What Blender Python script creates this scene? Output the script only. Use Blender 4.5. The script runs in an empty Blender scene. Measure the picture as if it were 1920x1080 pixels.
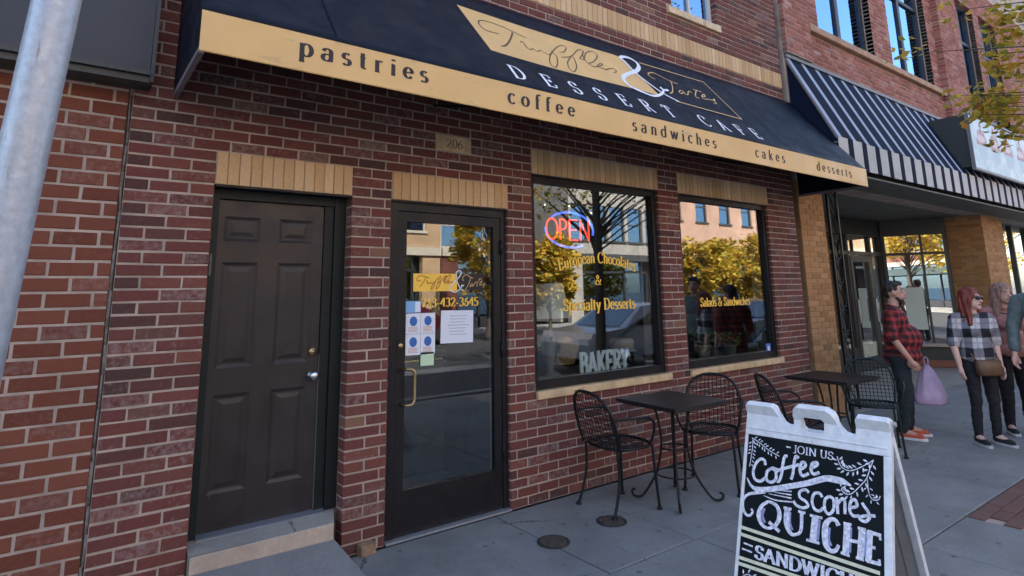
import bpy, bmesh, math, random
from mathutils import Vector, Matrix

# ------------------------------------------------------------------ camera, sky, sun, exposure
scn = bpy.context.scene
COL = scn.collection
rnd = random.Random(7)
CAM_POS = Vector((-0.5384, -3.8352, 1.5721))
CAM_R = Vector((0.80270916, -0.59616697, -0.01558693))
CAM_U = Vector((-0.09591984, -0.15485909, 0.98326906))
CAM_D = Vector((0.58860631, 0.78778398, 0.18149105))
cam_data = bpy.data.cameras.new("camera")
cam = bpy.data.objects.new("camera", cam_data)
COL.objects.link(cam)
M = Matrix((CAM_R, CAM_U, -CAM_D)).transposed().to_4x4()
M.translation = CAM_POS
cam.matrix_world = M
cam_data.sensor_width = 36.0
cam_data.lens = 1119.4 / 1920.0 * 36.0
cam_data.shift_y = -(540.0 - 343.1) / 1920.0
cam_data.clip_start = 0.05
cam_data.clip_end = 2000.0
scn.camera = cam

SUN_EL, SUN_AZ = math.radians(42), math.radians(-14)   # azimuth measured from +Y towards +X
world = bpy.data.worlds.new("World")
scn.world = world
world.use_nodes = True
wn = world.node_tree
bg = wn.nodes["Background"]
sky = wn.nodes.new("ShaderNodeTexSky")
sky.sky_type = 'NISHITA'
sky.sun_disc = False
sky.sun_elevation = SUN_EL
sky.sun_rotation = SUN_AZ
sky.air_density = 1.0
sky.dust_density = 1.6
sky.ozone_density = 0.35
wn.links.new(sky.outputs[0], bg.inputs[0])
bg.inputs[1].default_value = 0.15
sun_d = bpy.data.lights.new("sun", 'SUN')
sun_d.energy = 4.2
sun_d.angle = math.radians(0.5)
sun_d.color = (1.0, 0.93, 0.83)
sun = bpy.data.objects.new("sun", sun_d)
COL.objects.link(sun)
sd = Vector((math.sin(SUN_AZ) * math.cos(SUN_EL), math.cos(SUN_AZ) * math.cos(SUN_EL), math.sin(SUN_EL)))
sun.rotation_euler = sd.to_track_quat('Z', 'Y').to_euler()
sun.location = (0, 20, 40)
vs = scn.view_settings
scn.display_settings.display_device = 'sRGB'
vs.view_transform = 'Standard'
vs.look = 'None'
vs.exposure = 2.1
vs.gamma = 1.0
vs.use_curve_mapping = False
scn.cycles.max_bounces = 8
scn.cycles.transparent_max_bounces = 16

# ------------------------------------------------------------------ materials
def nodes_of(m):
    m.use_nodes = True
    nt = m.node_tree
    return nt, nt.nodes["Principled BSDF"]

def N(nt, typ, **kw):
    n = nt.nodes.new(typ)
    for k, v in kw.items():
        setattr(n, k, v)
    return n

def c4(c):
    return (c[0], c[1], c[2], 1.0)

def mix_rgb(nt, fac, a, b, mode='MIX'):
    n = N(nt, "ShaderNodeMix", data_type='RGBA', blend_type=mode)
    for sock, v in ((n.inputs[0], fac), (n.inputs[6], a), (n.inputs[7], b)):
        if hasattr(v, "is_linked"):
            nt.links.new(v, sock)
        elif isinstance(v, (tuple, list)):
            sock.default_value = c4(v)
        else:
            sock.default_value = v
    return n.outputs[2]

def mathn(nt, op, a, b=None, clamp=False):
    n = N(nt, "ShaderNodeMath", operation=op, use_clamp=clamp)
    for i, v in enumerate((a, b)):
        if v is None:
            continue
        if hasattr(v, "is_linked"):
            nt.links.new(v, n.inputs[i])
        else:
            n.inputs[i].default_value = v
    return n.outputs[0]

def ramp(nt, fac, stops, interp='LINEAR'):
    n = N(nt, "ShaderNodeValToRGB")
    n.color_ramp.interpolation = interp
    el = n.color_ramp.elements
    while len(el) < len(stops):
        el.new(0.5)
    for e, (p, c) in zip(el, stops):
        e.position = p
        e.color = c4(c)
    nt.links.new(fac, n.inputs[0])
    return n.outputs[0]

def noise(nt, vec, scale, detail=3, rough=0.55):
    n = N(nt, "ShaderNodeTexNoise")
    n.inputs["Scale"].default_value = scale
    n.inputs["Detail"].default_value = detail
    n.inputs["Roughness"].default_value = rough
    if vec is not None:
        nt.links.new(vec, n.inputs["Vector"])
    return n.outputs[0]

def wpos(nt):
    return N(nt, "ShaderNodeNewGeometry").outputs["Position"]

def mat(name, color, rough=0.6, metal=0.0, spec=0.5, var=0.0, vscale=8.0, bump=0.0, bscale=60.0, dark=None):
    m = bpy.data.materials.new(name)
    nt, b = nodes_of(m)
    b.inputs["Base Color"].default_value = c4(color)
    b.inputs["Roughness"].default_value = rough
    b.inputs["Metallic"].default_value = metal
    b.inputs["Specular IOR Level"].default_value = spec
    if var > 0:
        f = noise(nt, wpos(nt), vscale, 5, 0.6)
        lo = dark if dark else tuple(c * (1 - var) for c in color)
        hi = tuple(min(1, c * (1 + var * 0.6)) for c in color)
        nt.links.new(ramp(nt, f, [(0.32, lo), (0.68, hi)]), b.inputs["Base Color"])
        nt.links.new(mathn(nt, 'MULTIPLY_ADD', f, 0.25), b.inputs["Roughness"]) if False else None
    if bump > 0:
        f2 = noise(nt, wpos(nt), bscale, 4, 0.6)
        bn = N(nt, "ShaderNodeBump")
        bn.inputs["Strength"].default_value = bump
        bn.inputs["Distance"].default_value = 0.01
        nt.links.new(f2, bn.inputs["Height"])
        nt.links.new(bn.outputs[0], b.inputs["Normal"])
    return m

def brick_mat(name, stops, haze=0.0, hazecol=(0.5, 0.46, 0.44), hscale=30.0, rough=0.85):
    m = bpy.data.materials.new(name)
    nt, b = nodes_of(m)
    oi = N(nt, "ShaderNodeObjectInfo").outputs["Random"]
    g = N(nt, "ShaderNodeNewGeometry")
    r = mathn(nt, 'FRACT', mathn(nt, 'ADD', oi, g.outputs["Random Per Island"]))
    base = ramp(nt, r, stops)
    p = g.outputs["Position"]
    n1 = noise(nt, p, 38, 5, 0.7)
    base = mix_rgb(nt, ramp(nt, n1, [(0.35, (0, 0, 0)), (0.8, (1, 1, 1))]), base, mix_rgb(nt, 0.22, base, (0.24, 0.13, 0.10)), 'MIX')
    n2 = noise(nt, p, 140, 3, 0.7)
    base = mix_rgb(nt, ramp(nt, n2, [(0.56, (0, 0, 0)), (0.72, (0.6, 0.6, 0.6))]), base, mix_rgb(nt, 0.6, base, (0.035, 0.02, 0.02)))
    if haze > 0:
        n3 = noise(nt, p, hscale, 6, 0.68)
        r2 = mathn(nt, 'FRACT', mathn(nt, 'MULTIPLY', r, 17.3))
        f = mathn(nt, 'ADD', n3, mathn(nt, 'MULTIPLY', mathn(nt, 'POWER', r2, 4.0), 0.22))
        f = ramp(nt, f, [(0.60, (0, 0, 0)), (0.80, (haze, haze, haze))])
        base = mix_rgb(nt, f, base, hazecol)
    nt.links.new(base, b.inputs["Base Color"])
    b.inputs["Roughness"].default_value = rough
    b.inputs["Specular IOR Level"].default_value = 0.25
    bn = N(nt, "ShaderNodeBump")
    bn.inputs["Strength"].default_value = 0.5
    bn.inputs["Distance"].default_value = 0.004
    nt.links.new(noise(nt, p, 90, 5, 0.7), bn.inputs["Height"])
    nt.links.new(bn.outputs[0], b.inputs["Normal"])
    return m

def emit_mat(name, color, strength):
    m = bpy.data.materials.new(name)
    nt, b = nodes_of(m)
    b.inputs["Base Color"].default_value = c4(color)
    b.inputs["Emission Color"].default_value = c4(color)
    b.inputs["Emission Strength"].default_value = strength
    return m

def glass_mat(name, tint=(0.86, 0.90, 0.88), gain=1.6, base=0.085, wob=0.0, refl=(0.95, 0.97, 1.0)):
    m = bpy.data.materials.new(name)
    m.use_nodes = True
    nt = m.node_tree
    nt.nodes.remove(nt.nodes["Principled BSDF"])
    out = nt.nodes["Material Output"]
    tr = N(nt, "ShaderNodeBsdfTransparent")
    tr.inputs[0].default_value = c4(tint)
    gl = N(nt, "ShaderNodeBsdfGlossy")
    gl.inputs["Roughness"].default_value = 0.0
    gl.inputs["Color"].default_value = c4(refl)
    lw = N(nt, "ShaderNodeLayerWeight")
    lw.inputs["Blend"].default_value = 0.5
    sch = mathn(nt, 'ADD', mathn(nt, 'MULTIPLY', mathn(nt, 'POWER', lw.outputs["Facing"], 5.0), 0.96), 0.04)
    f = mathn(nt, 'ADD', mathn(nt, 'MULTIPLY', sch, gain), base, clamp=True)
    mx = N(nt, "ShaderNodeMixShader")
    nt.links.new(f, mx.inputs[0])
    nt.links.new(tr.outputs[0], mx.inputs[1])
    nt.links.new(gl.outputs[0], mx.inputs[2])
    nt.links.new(mx.outputs[0], out.inputs[0])
    if wob > 0:
        bn = N(nt, "ShaderNodeBump")
        bn.inputs["Strength"].default_value = wob
        bn.inputs["Distance"].default_value = 0.02
        nt.links.new(noise(nt, wpos(nt), 1.6, 1), bn.inputs["Height"])
        nt.links.new(bn.outputs[0], gl.inputs["Normal"])
    return m

BROWN = [(0.0, (0.040, 0.024, 0.030)), (0.14, (0.080, 0.028, 0.030)), (0.36, (0.125, 0.034, 0.034)),
         (0.6, (0.105, 0.032, 0.036)), (0.8, (0.150, 0.048, 0.042)), (0.93, (0.085, 0.036, 0.038)), (0.97, (0.11, 0.05, 0.045)), (1.0, (0.21, 0.12, 0.09))]
RED = [(0.0, (0.135, 0.038, 0.022)), (0.5, (0.172, 0.050, 0.029)), (1.0, (0.195, 0.062, 0.036))]
TAN = [(0.0, (0.50, 0.32, 0.155)), (0.3, (0.62, 0.43, 0.235)), (0.6, (0.57, 0.38, 0.20)), (1.0, (0.70, 0.51, 0.31))]
YEL = [(0.0, (0.33, 0.16, 0.060)), (0.5, (0.42, 0.22, 0.085)), (1.0, (0.50, 0.27, 0.12))]
PINK = [(0.0, (0.24, 0.075, 0.055)), (0.5, (0.33, 0.115, 0.085)), (1.0, (0.42, 0.17, 0.13))]
MB_ = {}
MB_['brown'] = brick_mat("brown_brick", [(p, (c[0] * 1.05 + .020, c[1] * 1.02 + .009, c[2] * .84 + .007)) for p, c in BROWN], haze=0.24)
MB_['red'] = brick_mat("red_brick", RED, haze=0.15)
MB_['tan'] = brick_mat("tan_brick", TAN)
MB_['yellow'] = brick_mat("yellow_brick", YEL)
MB_['pink'] = brick_mat("upper_brick", PINK, haze=0.35, hscale=2.5)
MB_['paver'] = brick_mat("paver_brick", [(0, (0.13, 0.065, 0.055)), (0.5, (0.145, 0.075, 0.062)), (1, (0.15, 0.085, 0.07))])
MORTAR = mat("mortar", (0.45, 0.365, 0.305), 0.95, var=0.3, vscale=5, bump=0.4, bscale=200, spec=0.1)
MORTAR_Y = mat("warm_mortar", (0.36, 0.25, 0.15), 0.95, var=0.25, vscale=6, spec=0.1)
STONE = mat("tan_stone", (0.62, 0.45, 0.255), 0.8, var=0.3, vscale=9, bump=0.2)
CONC = None
DARKM = mat("bronze_metal", (0.013, 0.012, 0.014), 0.42, 0.0, 0.28, var=0.25, vscale=20)
BLACKM = mat("black_iron", (0.005, 0.006, 0.007), 0.45, 0.0, 0.35, var=0.3, vscale=30)
DOORP = mat("brown_door_paint", (0.025, 0.0205, 0.020), 0.42, spec=0.4, var=0.3, vscale=5, bump=0.10, bscale=90)
FRAMEP = mat("dark_green_paint", (0.009, 0.014, 0.014), 0.5, spec=0.25, var=0.2, vscale=6)
BRASS = mat("worn_brass", (0.50, 0.36, 0.18), 0.32, 1.0, var=0.2)
STEEL = mat("steel", (0.62, 0.63, 0.65), 0.25, 1.0)
GALV = mat("galvanised_steel", (0.43, 0.48, 0.545), 0.5, 0.35, var=0.16, vscale=45, bump=0.15, bscale=50)
NAVY = mat("navy_canvas", (0.0042, 0.0078, 0.018), 0.8, spec=0.12, var=0.25, vscale=2.5, bump=0.25, bscale=350)
GOLD = mat("gold_canvas", (0.72, 0.45, 0.165), 0.75, var=0.07, vscale=3, bump=0.2, bscale=350)
INK = mat("black_ink", (0.018, 0.012, 0.012), 0.6)
INKB = mat("brown_ink", (0.10, 0.055, 0.02), 0.6)
WHITEP = mat("white_print", (0.74, 0.76, 0.82), 0.6)
GOLDP = mat("gold_print", (0.62, 0.40, 0.16), 0.6)
GOLDV = mat("gold_vinyl", (0.95, 0.58, 0.07), 0.5)
CREAMP = mat("cream_print", (0.72, 0.72, 0.52), 0.7)
GREYFAB = mat("grey_panel", (0.052, 0.056, 0.066), 0.5, spec=0.3, var=0.12, vscale=2)
GREYTRIM = mat("grey_trim", (0.040, 0.046, 0.044), 0.5, var=0.2)
PLASTIC = mat("white_plastic", (0.68, 0.70, 0.72), 0.5, var=0.2, vscale=26, bump=0.06, dark=(0.60, 0.62, 0.65))
CHALKB = mat("chalkboard", (0.004, 0.008, 0.011), 0.65, spec=0.15, var=0.5, vscale=7)
CHALK = mat("chalk_white", (0.76, 0.77, 0.84), 0.9, var=0.3, vscale=75, dark=(0.40, 0.41, 0.50))
CHALKV = mat("chalk_violet", (0.30, 0.31, 0.55), 0.9, var=0.25, vscale=60)
CHALKY = mat("chalk_cream", (0.68, 0.68, 0.50), 0.9, var=0.12, vscale=60)
GLASS = glass_mat("window_glass", wob=0.02)
GLASSD = glass_mat("door_glass", tint=(0.82, 0.86, 0.86), gain=1.4, base=0.05)
GLASSU = glass_mat("upper_glass", tint=(0.3, 0.33, 0.36), gain=1.6, base=0.42, refl=(0.42, 0.66, 1.0))
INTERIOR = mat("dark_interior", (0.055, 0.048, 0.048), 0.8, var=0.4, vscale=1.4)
INTFLOOR = mat("interior_floor", (0.36, 0.36, 0.38), 0.5, var=0.2)
PAPER = mat("paper", (0.72, 0.76, 0.84), 0.7)
BLUEP = mat("blue_print", (0.03, 0.13, 0.42), 0.6)
ORANGEP = mat("pale_orange_print", (0.62, 0.42, 0.36), 0.6)
GREENP = mat("green_note", (0.55, 0.72, 0.48), 0.7)
IRONC = mat("cast_iron", (0.030, 0.027, 0.025), 0.7, var=0.5, vscale=60, bump=0.5, bscale=120)
ASPH = mat("asphalt", (0.05, 0.05, 0.052), 0.9, var=0.25, vscale=30)

def scuff(m, col, thr, scale, zsc=1.0):
    nt = m.node_tree; b = nt.nodes["Principled BSDF"]
    src = b.inputs["Base Color"].links[0].from_socket
    mp = N(nt, "ShaderNodeMapping"); mp.inputs["Scale"].default_value = (scale, scale, scale * zsc); nt.links.new(wpos(nt), mp.inputs[0])
    f = ramp(nt, noise(nt, mp.outputs[0], 1.0, 8, 0.75), [(thr, (0, 0, 0)), (thr + 0.06, (0.6, 0.6, 0.6))])
    nt.links.new(mix_rgb(nt, f, src, col), b.inputs["Base Color"])
    r_ = ramp(nt, noise(nt, wpos(nt), 3.5, 6, 0.7), [(0.35, (0.30, 0.30, 0.30)), (0.7, (0.62, 0.62, 0.62))]); nt.links.new(r_, b.inputs["Roughness"])
scuff(DOORP, (0.11, 0.095, 0.09), 0.66, 14, 0.5)
scuff(DARKM, (0.06, 0.06, 0.065), 0.68, 20, 0.6)
scuff(GOLD, (0.46, 0.31, 0.14), 0.60, 3.0, 3.0)
scuff(NAVY, (0.012, 0.015, 0.024), 0.56, 2.2, 1.0)
scuff(STONE, (0.30, 0.21, 0.13), 0.58, 6.0, 0.35)
def concrete_mat(name, color, stain=0.35, spots=False):
    m = bpy.data.materials.new(name)
    nt, b = nodes_of(m)
    p = wpos(nt)
    n1 = noise(nt, p, 1.5, 8, 0.72)
    n2 = noise(nt, p, 45, 4, 0.7)
    n3 = noise(nt, p, 7, 4, 0.6)
    oi = N(nt, "ShaderNodeObjectInfo").outputs["Random"]
    base = ramp(nt, n1, [(0.30, tuple(c * (1 - stain) for c in color)), (0.62, color), (0.8, tuple(c * 1.12 for c in color))])
    base = mix_rgb(nt, ramp(nt, n2, [(0.35, (0.35, 0.35, 0.35)), (0.62, (0, 0, 0))]), base, tuple(c * 0.55 for c in color))
    base = mix_rgb(nt, ramp(nt, n3, [(0.66, (0, 0, 0)), (0.74, (0.55, 0.55, 0.55))]), base, tuple(c * 0.5 for c in color))
    base = mix_rgb(nt, mathn(nt, 'MULTIPLY', oi, 0.22), base, tuple(c * 0.7 for c in color))
    if spots:
        for sc, thr, off in ((3.1, 0.075, 0.0), (6.7, 0.12, 3.0), (1.3, 0.055, 9.0)):
            vo = N(nt, "ShaderNodeTexVoronoi", feature='F1'); vo.inputs["Scale"].default_value = sc
            ad = N(nt, "ShaderNodeVectorMath", operation='ADD'); ad.inputs[1].default_value = (off, off * .7, 0)
            wb = N(nt, "ShaderNodeMapping"); wb.inputs["Scale"].default_value = (1, 1, 0)
            nt.links.new(p, ad.inputs[0]); nt.links.new(ad.outputs[0], wb.inputs[0]); nt.links.new(wb.outputs[0], vo.inputs["Vector"])
            d = mathn(nt, 'ADD', vo.outputs["Distance"], mathn(nt, 'MULTIPLY', mathn(nt, 'SUBTRACT', n2, 0.5), 0.12))
            sc_ = N(nt, "ShaderNodeSeparateColor"); nt.links.new(vo.outputs["Color"], sc_.inputs[0])
            sel = mathn(nt, 'GREATER_THAN', sc_.outputs[0], 0.55)
            f = mathn(nt, 'MULTIPLY', mathn(nt, 'MULTIPLY', mathn(nt, 'LESS_THAN', d, thr), sel), 0.55)
            base = mix_rgb(nt, f, base, tuple(c * 0.25 for c in color))
        vo = N(nt, "ShaderNodeTexVoronoi", feature='DISTANCE_TO_EDGE'); vo.inputs["Scale"].default_value = 0.62
        nz = N(nt, "ShaderNodeTexNoise"); nz.inputs["Scale"].default_value = 5.0; nz.inputs["Detail"].default_value = 5
        nt.links.new(p, nz.inputs["Vector"])
        vm = N(nt, "ShaderNodeVectorMath", operation='MULTIPLY_ADD'); vm.inputs[1].default_value = (0.22, 0.22, 0)
        nt.links.new(nz.outputs["Color"], vm.inputs[0]); nt.links.new(p, vm.inputs[2]); nt.links.new(vm.outputs[0], vo.inputs["Vector"])
        f = mathn(nt, 'MULTIPLY', mathn(nt, 'LESS_THAN', vo.outputs["Distance"], 0.0035), mathn(nt, 'GREATER_THAN', n1, 0.53))
        base = mix_rgb(nt, mathn(nt, 'MULTIPLY', f, 0.6), base, tuple(c * 0.2 for c in color))
    nt.links.new(base, b.inputs["Base Color"])
    b.inputs["Roughness"].default_value = 0.82
    b.inputs["Specular IOR Level"].default_value = 0.3
    bn = N(nt, "ShaderNodeBump")
    bn.inputs["Strength"].default_value = 0.35
    bn.inputs["Distance"].default_value = 0.006
    nt.links.new(noise(nt, p, 130, 5, 0.7), bn.inputs["Height"])
    nt.links.new(bn.outputs[0], b.inputs["Normal"])
    return m
CONC = concrete_mat("sidewalk_concrete", (0.245, 0.247, 0.240), stain=0.48, spots=True)
CONC2 = concrete_mat("step_concrete", (0.34, 0.32, 0.29), spots=True)
STEPT = concrete_mat("tan_step_paint", (0.57, 0.46, 0.36), 0.55)

# ------------------------------------------------------------------ mesh helpers
class MB:
    def __init__(self):
        self.v, self.f = [], []
    def quad(self, a, b, c, d):
        i = len(self.v); self.v += [tuple(a), tuple(b), tuple(c), tuple(d)]; self.f.append((i, i + 1, i + 2, i + 3)); return self
    def poly(self, pts):
        i = len(self.v); self.v += [tuple(p) for p in pts]; self.f.append(tuple(range(i, i + len(pts)))); return self
    def box(self, x0, x1, y0, y1, z0, z1, mtx=None):
        P = [Vector((x, y, z)) for x in (x0, x1) for y in (y0, y1) for z in (z0, z1)]
        if mtx is not None:
            P = [mtx @ p for p in P]
        i = len(self.v); self.v += [tuple(p) for p in P]
        for f in ((0, 1, 3, 2), (4, 6, 7, 5), (0, 4, 5, 1), (2, 3, 7, 6), (0, 2, 6, 4), (1, 5, 7, 3)):
            self.f.append(tuple(i + k for k in f))
        return self
    def cbox(self, x0, x1, y0, y1, z0, z1, c=0.004, mtx=None):
        """box whose front (low y) edges are chamfered"""
        P = [(x0, y0 + c, z0), (x1, y0 + c, z0), (x1, y0 + c, z1), (x0, y0 + c, z1),
             (x0 + c, y0, z0 + c), (x1 - c, y0, z0 + c), (x1 - c, y0, z1 - c), (x0 + c, y0, z1 - c),
             (x0, y1, z0), (x1, y1, z0), (x1, y1, z1), (x0, y1, z1)]
        if mtx is not None:
            P = [tuple(mtx @ Vector(p)) for p in P]
        i = len(self.v); self.v += P
        for f in ((4, 5, 6, 7), (0, 1, 5, 4), (1, 2, 6, 5), (2, 3, 7, 6), (3, 0, 4, 7), (0, 8, 9, 1), (1, 9, 10, 2), (2, 10, 11, 3), (3, 11, 8, 0), (8, 11, 10, 9)):
            self.f.append(tuple(i + k for k in f))
        return self
    def tube(self, pts, r, n=8, caps=True, closed=False):
        pts = [Vector(p) for p in pts]
        m = len(pts)
        rr = r if isinstance(r, (list, tuple)) else [r] * m
        i0 = len(self.v)
        up = None
        for k in range(m):
            if closed:
                t = pts[(k + 1) % m] - pts[k - 1]
            else:
                t = pts[min(k + 1, m - 1)] - pts[max(k - 1, 0)]
            if t.length < 1e-9:
                t = Vector((0, 0, 1))
            t.normalize()
            if up is None:
                up = Vector((0, 0, 1)) if abs(t.z) < 0.9 else Vector((1, 0, 0))
            a = t.cross(up)
            if a.length < 1e-6:
                a = t.orthogonal()
            a.normalize(); b = a.cross(t); up = b
            for j in range(n):
                q = 2 * math.pi * j / n
                self.v.append(tuple(pts[k] + a * (rr[k] * math.cos(q)) + b * (rr[k] * math.sin(q))))
        for k in range(m if closed else m - 1):
            for j in range(n):
                A = i0 + k * n + j; B = i0 + k * n + (j + 1) % n
                k2 = (k + 1) % m
                Cc = i0 + k2 * n + (j + 1) % n; D = i0 + k2 * n + j
                self.f.append((A, D, Cc, B))
        if caps and not closed:
            self.f.append(tuple(i0 + j for j in range(n)))
            self.f.append(tuple(i0 + (m - 1) * n + j for j in reversed(range(n))))
        return self
    def lathe(self, prof, n=20, org=(0, 0, 0), axis='z'):
        i0 = len(self.v); o = Vector(org)
        for r, z in prof:
            for j in range(n):
                q = 2 * math.pi * j / n
                p = Vector((r * math.cos(q), r * math.sin(q), z))
                if axis == 'y':
                    p = Vector((p.x, -p.z, p.y))
                self.v.append(tuple(o + p))
        for k in range(len(prof) - 1):
            for j in range(n):
                self.f.append((i0 + k * n + j, i0 + k * n + (j + 1) % n, i0 + (k + 1) * n + (j + 1) % n, i0 + (k + 1) * n + j))
        self.f.append(tuple(i0 + j for j in reversed(range(n))))
        self.f.append(tuple(i0 + (len(prof) - 1) * n + j for j in range(n)))
        return self
    def ico(self, c, rad, sub=1, mtx=None):
        bm = bmesh.new(); bmesh.ops.create_icosphere(bm, subdivisions=sub, radius=1.0)
        i0 = len(self.v)
        rad = tuple(rad) if hasattr(rad, "__len__") else (rad,) * 3
        for v in bm.verts:
            p = Vector((v.co.x * rad[0], v.co.y * rad[1], v.co.z * rad[2]))
            if mtx is not None:
                p = mtx @ p
            self.v.append(tuple(p + Vector(c)))
        for f in bm.faces:
            self.f.append(tuple(i0 + v.index for v in f.verts))
        bm.free(); return self
    def prism(self, outline, fn, d0, d1):
        """outline: list of (a,b); fn(a,b,d) -> point; extruded between d0 and d1"""
        n = len(outline); i0 = len(self.v)
        self.v += [tuple(fn(a, b, d0)) for a, b in outline] + [tuple(fn(a, b, d1)) for a, b in outline]
        self.f.append(tuple(i0 + k for k in range(n)))
        self.f.append(tuple(i0 + n + k for k in reversed(range(n))))
        for k in range(n):
            k2 = (k + 1) % n
            self.f.append((i0 + k, i0 + n + k, i0 + n + k2, i0 + k2))
        return self
    def mesh(self, name, smooth=False, fix=True):
        me = bpy.data.meshes.new(name)
        me.from_pydata(self.v, [], self.f)
        if fix:
            bm = bmesh.new(); bm.from_mesh(me)
            bmesh.ops.recalc_face_normals(bm, faces=bm.faces)
            bm.to_mesh(me); bm.free()
        if smooth:
            me.polygons.foreach_set("use_smooth", [True] * len(me.polygons))
        me.update()
        return me
    def build(self, name, material, parent=None, smooth=False, fix=True):
        return link(name, self.mesh(name, smooth, fix), material, parent)

def link(name, me, material, parent=None):
    o = bpy.data.objects.new(name, me)
    if material is not None and len(me.materials) == 0:
        me.materials.append(material)
    COL.objects.link(o)
    if parent is not None:
        o.parent = parent
    return o

def tag(o, label=None, cat=None, group=None, kind=None):
    if label: o["label"] = label
    if cat: o["category"] = cat
    if group: o["group"] = group
    if kind: o["kind"] = kind
    return o

def thing(name, label, cat, loc=(0, 0, 0), rz=0.0, group=None):
    o = bpy.data.objects.new(name, None)
    COL.objects.link(o)
    o.empty_display_size = 0.1
    o.location = loc
    o.rotation_euler = (0, 0, rz)
    return tag(o, label, cat, group)

def copy_tree(o, parent=None):
    kids = [k for k in COL.objects if k.parent == o]
    c = o.copy(); COL.objects.link(c)
    if parent is not None:
        c.parent = parent
    for k in kids:
        copy_tree(k, c)
    return c

def smooth_path(pts, n=6):
    """Catmull-Rom through points (any dimension)"""
    P = [tuple(p) for p in pts]
    if len(P) < 3:
        return P
    out = []
    Q = [P[0]] + P + [P[-1]]
    for i in range(1, len(Q) - 2):
        p0, p1, p2, p3 = Q[i - 1], Q[i], Q[i + 1], Q[i + 2]
        for k in range(n):
            t = k / n
            out.append(tuple(0.5 * ((2 * b) + (-a + c) * t + (2 * a - 5 * b + 4 * c - d) * t * t + (-a + 3 * b - 3 * c + d) * t ** 3)
                             for a, b, c, d in zip(p0, p1, p2, p3)))
    out.append(P[-1])
    return out

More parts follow.
